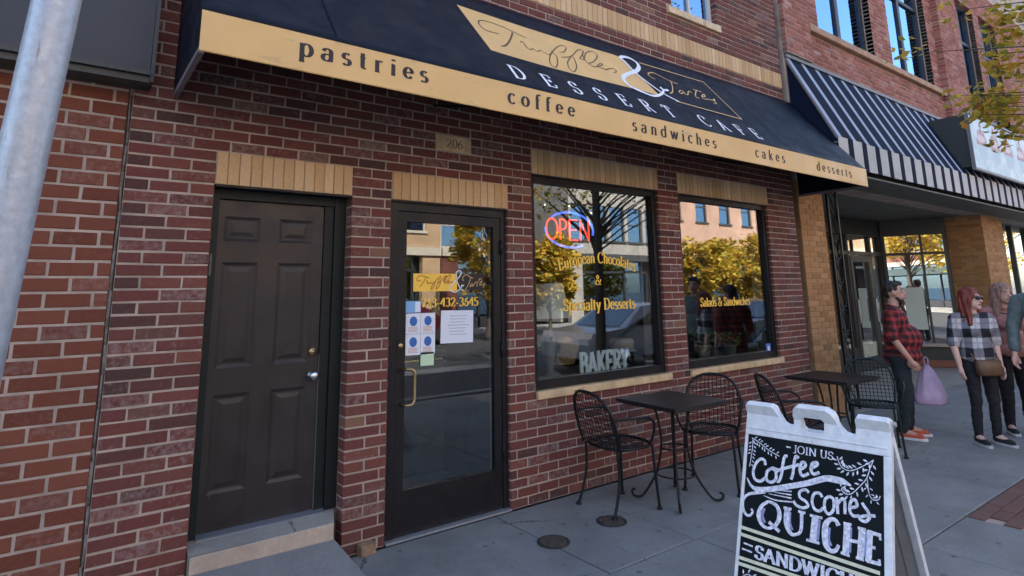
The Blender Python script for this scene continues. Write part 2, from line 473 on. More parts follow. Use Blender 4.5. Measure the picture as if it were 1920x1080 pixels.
# ------------------------------------------------------------------ drawn lettering (stroke font)
def arc(cx, cy, rx, ry, a0, a1, n=None):
    n = n or max(4, int(abs(a1 - a0) / 24))
    return [(cx + rx * math.cos(math.radians(a0 + (a1 - a0) * k / n)), cy + ry * math.sin(math.radians(a0 + (a1 - a0) * k / n))) for k in range(n + 1)]
X = 0.66
def serif(x, y, w=0.11):
    return [(x - w, y), (x + w, y)]
GL = {
 'a': (0.50, [[(0.08, 0.50)] + arc(0.24, 0.50, 0.15, 0.15, 150, 0) + [(0.39, 0.10), (0.42, 0.02), (0.48, 0.04)], [(0.39, 0.38)] + arc(0.22, 0.17, 0.16, 0.18, 70, 300) + [(0.39, 0.12)]]),
 'c': (0.46, [arc(0.25, 0.32, 0.20, 0.33, 42, 318)]),
 'd': (0.56, [[(0.44, 0.98), (0.44, 0.0)], serif(0.40, 0.98, 0.06), serif(0.48, 0.02, 0.05), arc(0.25, 0.32, 0.20, 0.33, 50, 310)]),
 'e': (0.48, [[(0.06, 0.36), (0.42, 0.36)] + arc(0.245, 0.34, 0.185, 0.31, 5, 325)]),
 'f': (0.34, [[(0.14, 0.0), (0.14, 0.75)] + arc(0.27, 0.80, 0.13, 0.19, 180, 45), [(0.03, 0.62), (0.30, 0.62)], serif(0.15, 0.01)]),
 'h': (0.58, [[(0.13, 0.98), (0.13, 0.0)], [(0.13, 0.45)] + arc(0.29, 0.45, 0.15, 0.2, 150, 0) + [(0.44, 0.0)], serif(0.13, 0.01, 0.1), serif(0.45, 0.01, 0.1), serif(0.09, 0.98, 0.06)]),
 'i': (0.28, [[(0.14, 0.64), (0.14, 0.0)], serif(0.14, 0.01, 0.1), serif(0.10, 0.63, 0.05), [(0.14, 0.82), (0.141, 0.93)]]),
 'k': (0.56, [[(0.13, 0.98), (0.13, 0.0)], [(0.46, 0.63), (0.15, 0.30)], [(0.25, 0.38), (0.48, 0.0)], serif(0.13, 0.01, 0.1), serif(0.47, 0.01, 0.09), serif(0.44, 0.63, 0.09), serif(0.09, 0.98, 0.06)]),
 'l': (0.28, [[(0.14, 0.98), (0.14, 0.0)], serif(0.14, 0.01, 0.1), serif(0.10, 0.98, 0.05)]),
 'n': (0.58, [[(0.13, 0.64), (0.13, 0.0)], [(0.13, 0.45)] + arc(0.29, 0.45, 0.15, 0.2, 150, 0) + [(0.44, 0.0)], serif(0.13, 0.01, 0.1), serif(0.45, 0.01, 0.1), serif(0.09, 0.63, 0.05)]),
 'o': (0.52, [arc(0.26, 0.32, 0.20, 0.32, 90, 450)]),
 'p': (0.56, [[(0.13, 0.64), (0.13, -0.32)], arc(0.30, 0.32, 0.20, 0.33, 140, -140), serif(0.13, -0.31, 0.11), serif(0.09, 0.63, 0.06)]),
 'r': (0.40, [[(0.13, 0.64), (0.13, 0.0)], [(0.13, 0.42)] + arc(0.27, 0.48, 0.14, 0.16, 160, 50), serif(0.14, 0.01, 0.11), serif(0.09, 0.63, 0.05)]),
 's': (0.42, [arc(0.21, 0.48, 0.13, 0.16, 35, 230) + [(0.21, 0.33)] + arc(0.20, 0.17, 0.15, 0.17, 70, -145)]),
 't': (0.34, [[(0.15, 0.86), (0.15, 0.12)] + arc(0.24, 0.12, 0.09, 0.10, 180, 310), [(0.03, 0.62), (0.29, 0.62)]]),
 'u': (0.58, [[(0.13, 0.63), (0.13, 0.2)] + arc(0.27, 0.2, 0.14, 0.2, 180, 330) + [(0.43, 0.2)], [(0.43, 0.63), (0.43, 0.0)], serif(0.09, 0.63, 0.06), serif(0.39, 0.63, 0.06), serif(0.48, 0.01, 0.05)]),
 'w': (0.76, [[(0.06, 0.63), (0.22, 0.0)], [(0.22, 0.0), (0.38, 0.6)], [(0.36, 0.63), (0.53, 0.0)], [(0.53, 0.0), (0.69, 0.63)], serif(0.07, 0.63, 0.09), serif(0.38, 0.63, 0.08), serif(0.68, 0.63, 0.08)]),
 'y': (0.54, [[(0.08, 0.63), (0.28, 0.02)], [(0.46, 0.63), (0.20, -0.27), (0.06, -0.28)], serif(0.09, 0.63, 0.09), serif(0.45, 0.63, 0.08)]),
 'A': (0.74, [[(0.06, 0.0), (0.36, 1.0)], [(0.34, 1.0), (0.66, 0.0)], [(0.17, 0.34), (0.54, 0.34)], serif(0.08, 0.01), serif(0.65, 0.01, 0.12)]),
 'B': (0.66, [[(0.15, 1.0), (0.15, 0.0)], [(0.04, 0.99), (0.34, 0.99)] + arc(0.34, 0.76, 0.2, 0.23, 90, -90) + [(0.15, 0.53)], [(0.34, 0.53)] + arc(0.36, 0.27, 0.23, 0.26, 90, -90) + [(0.04, 0.01)]]),
 'C': (0.72, [arc(0.40, 0.5, 0.33, 0.51, 42, 318), [(0.65, 0.95), (0.64, 0.72)]]),
 'D': (0.76, [[(0.15, 1.0), (0.15, 0.0)], [(0.04, 0.99), (0.32, 0.99)] + arc(0.32, 0.5, 0.36, 0.49, 90, -90) + [(0.04, 0.01)]]),
 'E': (0.64, [[(0.15, 1.0), (0.15, 0.0)], [(0.04, 0.99), (0.54, 0.99), (0.55, 0.80)], [(0.15, 0.52), (0.42, 0.52)], [(0.42, 0.62), (0.42, 0.42)], [(0.04, 0.01), (0.55, 0.01), (0.58, 0.24)]]),
 'F': (0.60, [[(0.15, 1.0), (0.15, 0.0)], [(0.04, 0.99), (0.54, 0.99), (0.55, 0.78)], [(0.15, 0.52), (0.42, 0.52)], [(0.42, 0.62), (0.42, 0.42)], serif(0.15, 0.01, 0.12)]),
 'H': (0.78, [[(0.16, 1.0), (0.16, 0.0)], [(0.62, 1.0), (0.62, 0.0)], [(0.16, 0.52), (0.62, 0.52)], serif(0.16, 0.01), serif(0.62, 0.01), serif(0.16, 0.99), serif(0.62, 0.99)]),
 'I': (0.36, [[(0.18, 1.0), (0.18, 0.0)], serif(0.18, 0.01), serif(0.18, 0.99)]),
 'J': (0.42, [[(0.26, 1.0), (0.26, 0.1)] + arc(0.13, 0.08, 0.13, 0.14, 0, -140), serif(0.26, 0.99)]),
 'K': (0.72, [[(0.15, 1.0), (0.15, 0.0)], [(0.58, 1.0), (0.18, 0.45)], [(0.30, 0.60), (0.62, 0.0)], serif(0.15, 0.01), serif(0.62, 0.01), serif(0.15, 0.99), serif(0.58, 0.99)]),
 'N': (0.78, [[(0.14, 0.0), (0.14, 1.0)], [(0.14, 1.0), (0.64, 0.0)], [(0.64, 0.0), (0.64, 1.0)], serif(0.14, 0.01, 0.1), serif(0.64, 0.99, 0.1), serif(0.10, 0.99, 0.07)]),
 'O': (0.78, [arc(0.39, 0.5, 0.32, 0.51, 90, 450)]),
 'P': (0.62, [[(0.15, 1.0), (0.15, 0.0)], [(0.04, 0.99), (0.32, 0.99)] + arc(0.34, 0.73, 0.22, 0.26, 90, -90) + [(0.15, 0.47)], serif(0.15, 0.01, 0.13)]),
 'R': (0.70, [[(0.15, 1.0), (0.15, 0.0)], [(0.04, 0.99), (0.32, 0.99)] + arc(0.34, 0.75, 0.21, 0.24, 90, -90) + [(0.15, 0.51)], [(0.32, 0.51), (0.60, 0.02), (0.68, 0.02)], serif(0.15, 0.01, 0.12)]),
 'S': (0.56, [arc(0.28, 0.74, 0.19, 0.26, 30, 235) + [(0.28, 0.51)] + arc(0.27, 0.26, 0.21, 0.26, 70, -150), [(0.46, 0.95), (0.46, 0.74)], [(0.06, 0.28), (0.07, 0.05)]]),
 'T': (0.66, [[(0.33, 1.0), (0.33, 0.0)], [(0.05, 0.78), (0.06, 0.99), (0.60, 0.99), (0.61, 0.78)], serif(0.33, 0.01, 0.13)]),
 'U': (0.76, [[(0.16, 1.0), (0.16, 0.3)] + arc(0.38, 0.3, 0.22, 0.3, 180, 360) + [(0.60, 1.0)], serif(0.16, 0.99), serif(0.60, 0.99, 0.1)]),
 'W': (1.0, [[(0.08, 1.0), (0.28, 0.0)], [(0.28, 0.0), (0.50, 0.95)], [(0.46, 1.0), (0.70, 0.0)], [(0.70, 0.0), (0.92, 1.0)], serif(0.09, 0.99), serif(0.48, 0.99, 0.09), serif(0.91, 0.99)]),
 'Y': (0.68, [[(0.06, 1.0), (0.34, 0.48)], [(0.62, 1.0), (0.34, 0.48)], [(0.34, 0.5), (0.34, 0.0)], serif(0.34, 0.01), serif(0.08, 0.99), serif(0.60, 0.99)]),
 '&': (0.80, [[(0.74, 0.55), (0.62, 0.25), (0.46, 0.05), (0.26, -0.01), (0.10, 0.08), (0.07, 0.26), (0.18, 0.42), (0.36, 0.56), (0.48, 0.74), (0.44, 0.92), (0.33, 1.0), (0.23, 0.92), (0.23, 0.76), (0.34, 0.54), (0.54, 0.18), (0.66, 0.03), (0.78, 0.03)]]),
 '-': (0.36, [[(0.04, 0.33), (0.30, 0.33)]]),
 '0': (0.56, [arc(0.28, 0.5, 0.2, 0.5, 90, 450)]),
 '2': (0.56, [arc(0.27, 0.74, 0.19, 0.26, 170, -30) + [(0.08, 0.02), (0.48, 0.02), (0.50, 0.16)]]),
 '3': (0.54, [arc(0.25, 0.76, 0.18, 0.24, 150, -80), arc(0.25, 0.27, 0.21, 0.27, 85, -150)]),
 '4': (0.56, [[(0.40, 0.0), (0.40, 1.0)], [(0.40, 1.0), (0.05, 0.32)], [(0.05, 0.30), (0.52, 0.30)]]),
 '5': (0.54, [[(0.46, 0.98), (0.14, 0.98), (0.11, 0.56)] + arc(0.25, 0.3, 0.22, 0.30, 125, -150)]),
 '6': (0.56, [[(0.44, 0.95), (0.24, 0.80), (0.09, 0.48)] + arc(0.28, 0.29, 0.19, 0.29, 180, -180)]),
 '7': (0.54, [[(0.06, 0.82), (0.07, 0.98), (0.48, 0.98)], [(0.48, 0.98), (0.22, 0.0)]]),
 ' ': (0.30, []),
}

def ribbon(mb, pts, w, fn, lift):
    """flat ribbon along 2-D points; w: width or list of widths; fn(a,b,lift)->3-D"""
    P = [Vector((p[0], p[1])) for p in pts]
    Q = [P[0]]
    W = w if isinstance(w, (list, tuple)) else [w] * len(P)
    W2 = [W[0]]
    for p, ww in zip(P[1:], W[1:]):
        if (p - Q[-1]).length > 1e-6:
            Q.append(p); W2.append(ww)
    if len(Q) < 2:
        return
    i0 = len(mb.v)
    m = len(Q)
    for k in range(m):
        t = Q[min(k + 1, m - 1)] - Q[max(k - 1, 0)]
        if t.length < 1e-9:
            t = Q[min(k + 1, m - 1)] - Q[k]
        t.normalize()
        nrm = Vector((-t.y, t.x)) * (W2[k] / 2)
        mb.v.append(tuple(fn(*(Q[k] + nrm), lift))); mb.v.append(tuple(fn(*(Q[k] - nrm), lift)))
    for k in range(m - 1):
        mb.f.append((i0 + 2 * k, i0 + 2 * k + 1, i0 + 2 * k + 3, i0 + 2 * k + 2))

def text_width(s, track=0.0):
    return sum(GL[c][0] + track for c in s) - track

def draw_text(mb, s, fn, thick=0.15, thin=0.055, track=0.0, base=0.0004, mono=None, noserif=False):
    """fn(u, v, lift): u runs 0..1 along the text, v is cap height (0..1)"""
    W = text_width(s, track)
    x = 0.0; k = 0
    for ch in s:
        adv, strokes = GL[ch]
        for st in strokes:
            pts = [(x + a, b) for a, b in st]
            fine = []
            for i in range(len(pts) - 1):
                fine += [pts[i]] if i else [pts[0]]
            fine.append(pts[-1])
            ws = []
            m = len(fine)
            for i in range(m):
                a = fine[max(0, i - 1)]; b = fine[min(m - 1, i + 1)]
                dx, dy = b[0] - a[0], b[1] - a[1]
                L = math.hypot(dx, dy) or 1
                ws.append(mono if mono else thin + (thick - thin) * (abs(dy) / L) ** 1.5)
            # ribbon in text space, mapped to the surface
            ribbon(mb, fine, ws, lambda a, b, l: fn(a / W, b, l), base + 0.00006 * (k % 7)); k += 1
        x += adv + track

def letters(s, fn, material, parent, thick=0.15, thin=0.055, track=0.0, base=0.0004, solid=0.0, name="letter"):
    """one flat mesh per character"""
    W = text_width(s, track); x = 0.0
    for ch in s:
        adv, strokes = GL[ch]
        if strokes:
            m = MB()
            for k, st in enumerate(strokes):
                pts = [(x + a, b) for a, b in st]; ws = []; n = len(pts)
                for i in range(n):
                    a = pts[max(0, i - 1)]; b = pts[min(n - 1, i + 1)]
                    dx, dy = b[0] - a[0], b[1] - a[1]; L = math.hypot(dx, dy) or 1
                    ws.append(thin + (thick - thin) * (abs(dy) / L) ** 1.5)
                ribbon(m, pts, ws, lambda a, b, l: fn(a / W, b, l), base + 0.00006 * k)
            o = m.build(name, material, parent, fix=False)
            if solid:
                so = o.modifiers.new("thickness", 'SOLIDIFY'); so.thickness = solid
        x += adv + track

# ------------------------------------------------------------------ bricks
def proj_px(p):
    q = Vector(p) - CAM_POS
    w = q.dot(CAM_D)
    if w < 0.05:
        return None
    return 960 + 1119.4 * q.dot(CAM_R) / w, 343.1 - 1119.4 * q.dot(CAM_U) / w, w

_bm_cache = {}
def brick_mesh(kind, L, Hh, D, c, var=0):
    key = (kind, round(L * 1000), round(Hh * 1000), round(D * 1000), var)
    if key not in _bm_cache:
        m = MB().cbox(0, L, 0, D, 0, Hh, c)
        if var:
            r = random.Random(hash(key[1:]) & 0xffff)
            m.v = [(x + r.uniform(-.0016, .0016), y + r.uniform(0, .0022), z + r.uniform(-.0015, .0015)) if y < D / 2 else (x, y, z) for x, y, z in m.v]
        me = m.mesh("brick", fix=True)
        me.materials.append(MB_[kind])
        _bm_cache[key] = me
    return _bm_cache[key]

def lay_bricks(kind, parent, x0, x1, z0, z1, course, module, joint, openings, yf=0.0, depth=0.10, limit=290, phase=0.0, jit=0.0026, yfun=None, name="brick"):
    """bricks in running bond between x0..x1 and z0..z1, cut round the openings; the largest in view are parts, the rest one part"""
    out = []
    nrow = int(round((z1 - z0) / course))
    for r in range(nrow):
        za, zb = z0 + r * course + joint / 2, z0 + (r + 1) * course - joint / 2
        zc = (za + zb) / 2
        segs = [(x0, x1)]
        for (ox0, ox1, oz0, oz1) in openings:
            if oz0 < zc < oz1:
                ns = []
                for a, b in segs:
                    if ox1 <= a or ox0 >= b:
                        ns.append((a, b)); continue
                    if a < ox0: ns.append((a, ox0))
                    if ox1 < b: ns.append((ox1, b))
                segs = ns
        off = phase + (module / 2 if r % 2 else 0.0)
        for a, b in segs:
            k = math.ceil((a - off) / module - 1e-6)
            cuts = [a]
            while off + k * module < b - 1e-6:
                xx = off + k * module
                if xx - cuts[-1] > 0.045 and b - xx > 0.045:
                    cuts.append(xx)
                k += 1
            cuts.append(b)
            for i in range(len(cuts) - 1):
                ja = joint / 2 if i else 0.0
                jb = joint / 2 if i < len(cuts) - 2 else 0.0
                xa, xb = cuts[i] + ja, cuts[i + 1] - jb
                if xb - xa < 0.02: continue
                pp = proj_px(((xa + xb) / 2, yf, zc))
                vis = 0
                if pp and -60 < pp[0] < 1980 and -40 < pp[1] < 1120:
                    vis = (xb - xa) / pp[2] ** 2
                out.append((vis, xa, xb, za, zb))
    out.sort(key=lambda t: -t[0])
    rest = MB()
    for idx, (vis, xa, xb, za, zb) in enumerate(out):
        dy = rnd.uniform(-jit, jit)
        if idx < limit and vis > 0:
            L = round((xb - xa) * 500) / 500 - 0.0005
            o = bpy.data.objects.new(name, brick_mesh(kind, L, zb - za, depth, 0.0035, 1 + idx % 4))
            o.location = (xa, yf + dy, za + rnd.uniform(-0.0006, 0.0006))
            o.rotation_euler = (0, rnd.uniform(-0.006, 0.006), rnd.uniform(-0.004, 0.004))
            COL.objects.link(o); o.parent = parent
        elif vis > 0:
            rest.cbox(xa, xb, yf + dy, yf + depth, za, zb, 0.0035)
    if rest.v:
        tag(rest.build("bricks", MB_[kind], parent, fix=False), kind="stuff")

def core_wall(mb, x0, x1, z0, z1, y0, y1, openings, gap=0.004):
    ops = [(a - gap, b + gap, c - gap if c > z0 + 0.01 else c, d + gap) for a, b, c, d in openings]
    xs = sorted({x0, x1} | {v for o in ops for v in o[:2] if x0 < v < x1})
    for i in range(len(xs) - 1):
        xm = (xs[i] + xs[i + 1]) / 2
        zz = sorted([(o[2], o[3]) for o in ops if o[0] < xm < o[1]])
        z = z0
        for a, b in zz:
            if a > z + 1e-4:
                mb.box(xs[i], xs[i + 1], y0, y1, z, a)
            z = max(z, b)
        if z < z1:
            mb.box(xs[i], xs[i + 1], y0, y1, z, z1)

def soldier(parent, kind, x0, x1, z0, z1, n, yf, depth, joint=0.007, name="soldier_brick"):
    w = (x1 - x0) / n
    me = brick_mesh(kind, w - joint, z1 - z0, depth, 0.003)
    for k in range(n):
        o = bpy.data.objects.new(name, me)
        o.location = (x0 + k * w + joint / 2, yf + rnd.uniform(-0.001, 0.001), z0)
        COL.objects.link(o); o.parent = parent

# ------------------------------------------------------------------ ground
H = 0.0677
sidewalk = tag(MB().box(-9, 24, -4.6, 0.0, -0.30, -0.055).build("sidewalk", CONC), kind="structure")
colx1 = [-6.3, -4.9, -3.5, -2.1, -0.9, 1.0, 2.12, 2.89, 3.80, 4.68, 5.6, 6.5, 7.4, 8.3, 9.2, 10.1, 11.0, 11.9, 12.8, 13.7, 15.2, 17, 19]
colx2 = [-6.3, -4.5, -2.7, -1.5, -0.2, 0.95, 1.92, 2.91, 3.88, 4.66, 5.6, 6.5, 7.4, 8.3, 9.2, 10.1, 11.0, 11.9, 12.8, 13.7, 15.2, 17, 19]
rowsy = [(-1.15, -0.012), (-2.085, -1.15), (-3.2, -2.085), (-4.45, -3.2)]
slab_cache = {}
for ri, (ya, yb) in enumerate(rowsy):
    cols = colx1 if ri == 0 else colx2
    for i in range(len(cols) - 1):
        a, b = cols[i], cols[i + 1]
        if ri >= 2 and a >= 4.6 and b <= 8.35:
            continue
        key = (round(b - a, 3), ri)
        if key not in slab_cache:
            g = 0.0045
            w, h = b - a - 2 * g, yb - ya - 2 * g
            mb = MB()
            c = 0.006
            pts0 = [(0, 0), (w, 0), (w, h), (0, h)]
            ptsi = [(c, c), (w - c, c), (w - c, h - c), (c, h - c)]
            mb.poly([(x, y, 0) for x, y in ptsi])
            for k in range(4):
                k2 = (k + 1) % 4
                mb.quad((*pts0[k], -c * 0.8), (*pts0[k2], -c * 0.8), (*ptsi[k2], 0), (*ptsi[k], 0))
                mb.quad((*pts0[k], -0.06), (*pts0[k2], -0.06), (*pts0[k2], -c * 0.8), (*pts0[k], -c * 0.8))
            me = mb.mesh("slab"); me.materials.append(CONC)
            slab_cache[key] = me
        o = bpy.data.objects.new("slab", slab_cache[key])
        o.location = (a + 0.0045, ya + 0.0045, rnd.uniform(-0.0025, 0.0))
        o.rotation_euler = (rnd.uniform(-0.001, 0.001), rnd.uniform(-0.001, 0.001), 0)
        COL.objects.link(o); o.parent = sidewalk
# brick paving round the tree
paving = tag(MB().box(4.665, 8.295, -4.45, -2.09, -0.05, -0.012).build("brick_pavement", MORTAR), kind="structure")
pm = MB().cbox(0, 0.194, 0, 0.012, 0, 0.094, 0.003, Matrix(((1, 0, 0, 0), (0, 0, 1, 0), (0, -1, 0, 0), (0, 0, 0, 1)))).mesh("paver")
pm.materials.append(MB_['paver'])
for r in range(11):
    for k in range(18):
        x = 4.672 + k * 0.2 + (0.1 if r % 2 else 0)
        if x + 0.194 > 8.29: continue
        y = -3.185 + r * 0.0995
        o = bpy.data.objects.new("paver", pm)
        o.location = (x, y, rnd.uniform(-0.003, 0.001)); o.rotation_euler = (0, 0, rnd.uniform(-0.01, 0.01))
        COL.objects.link(o); o.parent = paving
kerb = tag(MB().box(-60, 110, -4.80, -4.61, -0.30, -0.002).build("kerb", CONC2), kind="structure")
street = MB(); street.box(-60, 110, -16.6, -4.80, -0.35, -0.15)
tag(street.build("street", ASPH), kind="structure")
lane = MB()
for k in range(28):
    lane.box(-50 + k * 5.5, -47 + k * 5.5, -10.8, -10.68, -0.15, -0.146)
tag(lane.build("lane_marking", mat("road_paint", (0.6, 0.5, 0.15), 0.8)), kind="structure")
tag(MB().box(-60, 110, -20.0, -16.6, -0.35, 0.0).build("far_pavement", CONC2), kind="structure")
tag(MB().box(-700, 700, -700, 700, -0.6, -0.4).build("ground", mat("earth", (0.12, 0.12, 0.10), 0.95, var=0.3, vscale=0.05)), kind="structure")

# ------------------------------------------------------------------ cafe building
cafe = thing("cafe_building", "brown and purple brick cafe with tan brick lintels over its doors and shop windows", "building", (0, 0, 0))
D1 = (0.131, 0.981, 0.0, 2.234)
D2 = (1.268, 2.276, 0.0, 2.234)
W1 = (2.530, 4.138, 0.812, 2.556)
W2 = (4.454, 6.110, 0.812, 2.556)
UW = (4.56, 5.40, 4.64, 6.3)
XE = 6.74
core = MB()
core_wall(core, -0.318, XE, 0.0, 7.6, 0.006, 0.28, [D1, D2, W1, W2, UW])
core.build("wall", MORTAR, cafe)
brick_open = [(D1[0], D1[1], 0, 2.437), (D2[0], D2[1], 0, 2.437),
              (W1[0], W1[1], 0.812, 2.77), (W2[0], W2[1], 0.812, 2.77),
              (W1[0] + 0.005, 4.165, 0.745, 0.812), (4.465, 6.135, 0.745, 0.812),
              (1.616, 1.936, 2.64, 2.776), (1.9, XE, 4.131, 4.333), UW, (4.47, 5.43, 4.53, 4.64),
              (-0.09, XE - 0.25, 3.19, 3.94)]
lay_bricks('brown', cafe, -0.316, XE, 0.0, 84 * H, H, 0.2032, 0.0115, brick_open, limit=296)
MB().box(-0.31, XE, 0.30, 9.0, 7.3, 7.6).build("roof", mat("roof_felt", (0.08, 0.08, 0.08), 0.9), cafe)
MB().box(-0.31, -0.02, 0.285, 9.0, 0, 7.3).box(XE - 0.25, XE, 0.285, 9, 0, 7.3).box(-0.02, XE - 0.25, 8.8, 9, 0, 7.3).build("party_wall", MORTAR, cafe)
for (x0, x1, z0, z1, n) in ((0.133, 0.978, 2.238, 2.434, 13), (1.275, 2.285, 2.238, 2.434, 15), (2.533, 4.145, 2.560, 2.766, 24), (4.448, 6.135, 2.560, 2.766, 25)):
    lint = MB().box(x0 + 0.002, x1 - 0.002, 0.0025, 0.0058, z0 + 0.002, z1 - 0.002).build("lintel", MORTAR_Y, cafe)
    soldier(lint, 'tan', x0, x1, z0, z1, n, -0.003, 0.0055, 0.006)
    lb = MB(); lb.box(x0 + 0.004, x1 - 0.004, 0.006, 0.11, z0 - 0.012, z0 - 0.004); lb.build("lintel_angle", DARKM, cafe)
belt = MB().box(1.9, XE, 0.0022, 0.0058, 4.133, 4.331).build("belt_course", MORTAR_Y, cafe)
soldier(belt, 'tan', 1.9, XE, 4.135, 4.329, 71, -0.003, 0.005, 0.006)
for (x0, x1) in ((2.535, 4.165), (4.465, 6.135)):
    s = MB(); s.cbox(x0, x1, -0.028, 0.10, 0.748, 0.8085, 0.005); s.build("window_sill", STONE, cafe)
s = MB(); s.cbox(4.472, 5.428, -0.035, 0.10, 4.553, 4.637, 0.005); s.build("window_sill", STONE, cafe)
blk = MB().cbox(1.620, 1.932, -0.006, 0.08, 2.648, 2.768, 0.005).build("address_block", STONE, cafe)
letters("206", lambda u, v, l: (1.705 + u * 0.15, -0.0065 - l, 2.672 + v * 0.068), INKB, blk, 0.10, 0.045, name="numeral")

# plain six-panel door with its frame and step
fr = MB()
fr.box(0.131, 0.186, 0.11, 0.22, 0.262, 2.23).box(0.905, 0.981, 0.11, 0.22, 0.262, 2.23).box(0.842, 0.903, 0.128, 0.22, 0.262, 2.168)
fr.box(0.188, 0.903, 0.112, 0.22, 2.17, 2.228)
fr.build("door_frame", FRAMEP, cafe)
door = MB()
XS = [0.188, 0.226, 0.435, 0.554, 0.768, 0.839]
ZS = [0.275, 0.470, 1.012, 1.162, 1.785, 1.915, 2.066, 2.166]
for i in (0, 2, 4):
    door.box(XS[i], XS[i + 1], 0.140, 0.180, ZS[0], ZS[-1])
for i in (1, 3):
    for j in (0, 2, 4, 6):
        door.box(XS[i], XS[i + 1], 0.1405, 0.180, ZS[j], ZS[j + 1])
door.box(0.19, 0.837, 0.156, 0.182, 0.277, 2.164)
dobj = door.build("door", DOORP, cafe)
for i in (1, 3):
    for j in (1, 3, 5):
        p = MB(); rings = [(0.0005, 0.1400), (0.012, 0.1445), (0.020, 0.1470), (0.030, 0.1470), (0.052, 0.1425), (0.056, 0.1420)]
        for (d0, y0), (d1, y1) in zip(rings, rings[1:]):
            q0 = [(XS[i] + d0, ZS[j] + d0), (XS[i + 1] - d0, ZS[j] + d0), (XS[i + 1] - d0, ZS[j + 1] - d0), (XS[i] + d0, ZS[j + 1] - d0)]
            q1 = [(XS[i] + d1, ZS[j] + d1), (XS[i + 1] - d1, ZS[j] + d1), (XS[i + 1] - d1, ZS[j + 1] - d1), (XS[i] + d1, ZS[j + 1] - d1)]
            for k in range(4):
                k2 = (k + 1) % 4
                p.quad((q0[k][0], y0, q0[k][1]), (q0[k2][0], y0, q0[k2][1]), (q1[k2][0], y1, q1[k2][1]), (q1[k][0], y1, q1[k][1]))
        d = rings[-1][0]; p.quad((XS[i] + d, 0.142, ZS[j] + d), (XS[i + 1] - d, 0.142, ZS[j] + d), (XS[i + 1] - d, 0.142, ZS[j + 1] - d), (XS[i] + d, 0.142, ZS[j + 1] - d))
        p.build("door_panel", DOORP, dobj)
k = MB(); k.lathe([(0.030, 0.0), (0.030, 0.006), (0.012, 0.010), (0.012, 0.030), (0.026, 0.036), (0.030, 0.050), (0.022, 0.062), (0.004, 0.064)], 18, (0.803, 0.140, 1.075), 'y'); k.build("door_knob", STEEL, dobj, True)
k = MB(); k.lathe([(0.029, 0.0), (0.029, 0.008), (0.022, 0.016), (0.010, 0.017), (0.009, 0.022), (0.002, 0.022)], 18, (0.803, 0.140, 1.222), 'y'); k.build("deadbolt", BRASS, dobj, True)
MB().box(0.8405, 0.8425, 0.126, 0.15, 0.28, 1.2).build("weather_strip", mat("pale_strip", (0.14, 0.14, 0.14), 0.5), cafe)
k = MB(); k.tube([(0.152, 0.104, 1.70), (0.152, 0.104, 1.83)], 0.009, 8).box(0.140, 0.164, 0.1075, 0.1095, 1.715, 1.815); k.build("hinge", mat("dull_hinge", (0.12, 0.12, 0.12), 0.4, 0.6), cafe)
step = MB()
step.poly([(0.133, -0.045, 0.172), (0.133, -0.045, 0.03), (0.905, -0.045, 0.03), (0.905, -0.045, 0.180)])
stp = MB()
stp.poly([(0.135, -0.043, 0.232), (0.915, -0.043, 0.228), (0.975, 0.13, 0.258), (0.135, 0.13, 0.258)])
stp.poly([(0.915, -0.043, 0.228), (0.915, -0.043, 0.0), (0.975, 0.13, 0.0), (0.975, 0.13, 0.258)])
stp.poly([(0.135, -0.043, 0.0), (0.135, -0.043, 0.232), (0.135, 0.13, 0.258), (0.135, 0.13, 0.0)])
sobj = stp.build("doorstep", CONC2, cafe)
f = MB(); f.cbox(0.137, 0.913, -0.052, -0.0435, 0.05, 0.229, 0.004); f.build("step_riser", STEPT, sobj)
th = MB(); th.poly([(0.187, 0.085, 0.262), (0.904, 0.085, 0.262), (0.904, 0.15, 0.274), (0.187, 0.15, 0.274)]).poly([(0.187, 0.085, 0.25), (0.904, 0.085, 0.25), (0.904, 0.085, 0.262), (0.187, 0.085, 0.262)])
th.build("threshold", mat("dull_aluminium", (0.28, 0.30, 0.34), 0.4, 0.6), cafe)
ap = MB()
ap.poly([(-0.3, -0.055, 0.150), (0.915, -0.055, 0.140), (1.0, -0.2, 0.016), (0.98, -0.7, 0.004), (-0.3, -0.7, 0.03)])
ap.poly([(0.915, -0.055, 0.14), (0.99, -0.01, 0.0), (1.0, -0.2, 0.016)])
ap.poly([(0.915, -0.055, 0.14), (0.915, -0.006, 0.12), (0.99, -0.01, 0.0)])
tag(ap.build("ramp", concrete_mat("ramp_concrete", (0.245, 0.245, 0.24), stain=0.48)), kind="structure")
blockw = MB(); blockw.box(-0.05, 0.05, -0.03, 0.03, 0, 0.062)
bw = blockw.build("wood_block", mat("weathered_wood", (0.30, 0.19, 0.11), 0.85, var=0.4, vscale=40))
bw.location = (1.130, -0.036, 0.0); bw.rotation_euler = (0, 0, 0.15)
tag(bw, "small offcut of weathered wood at the foot of the brick pier between the two doors", "block")

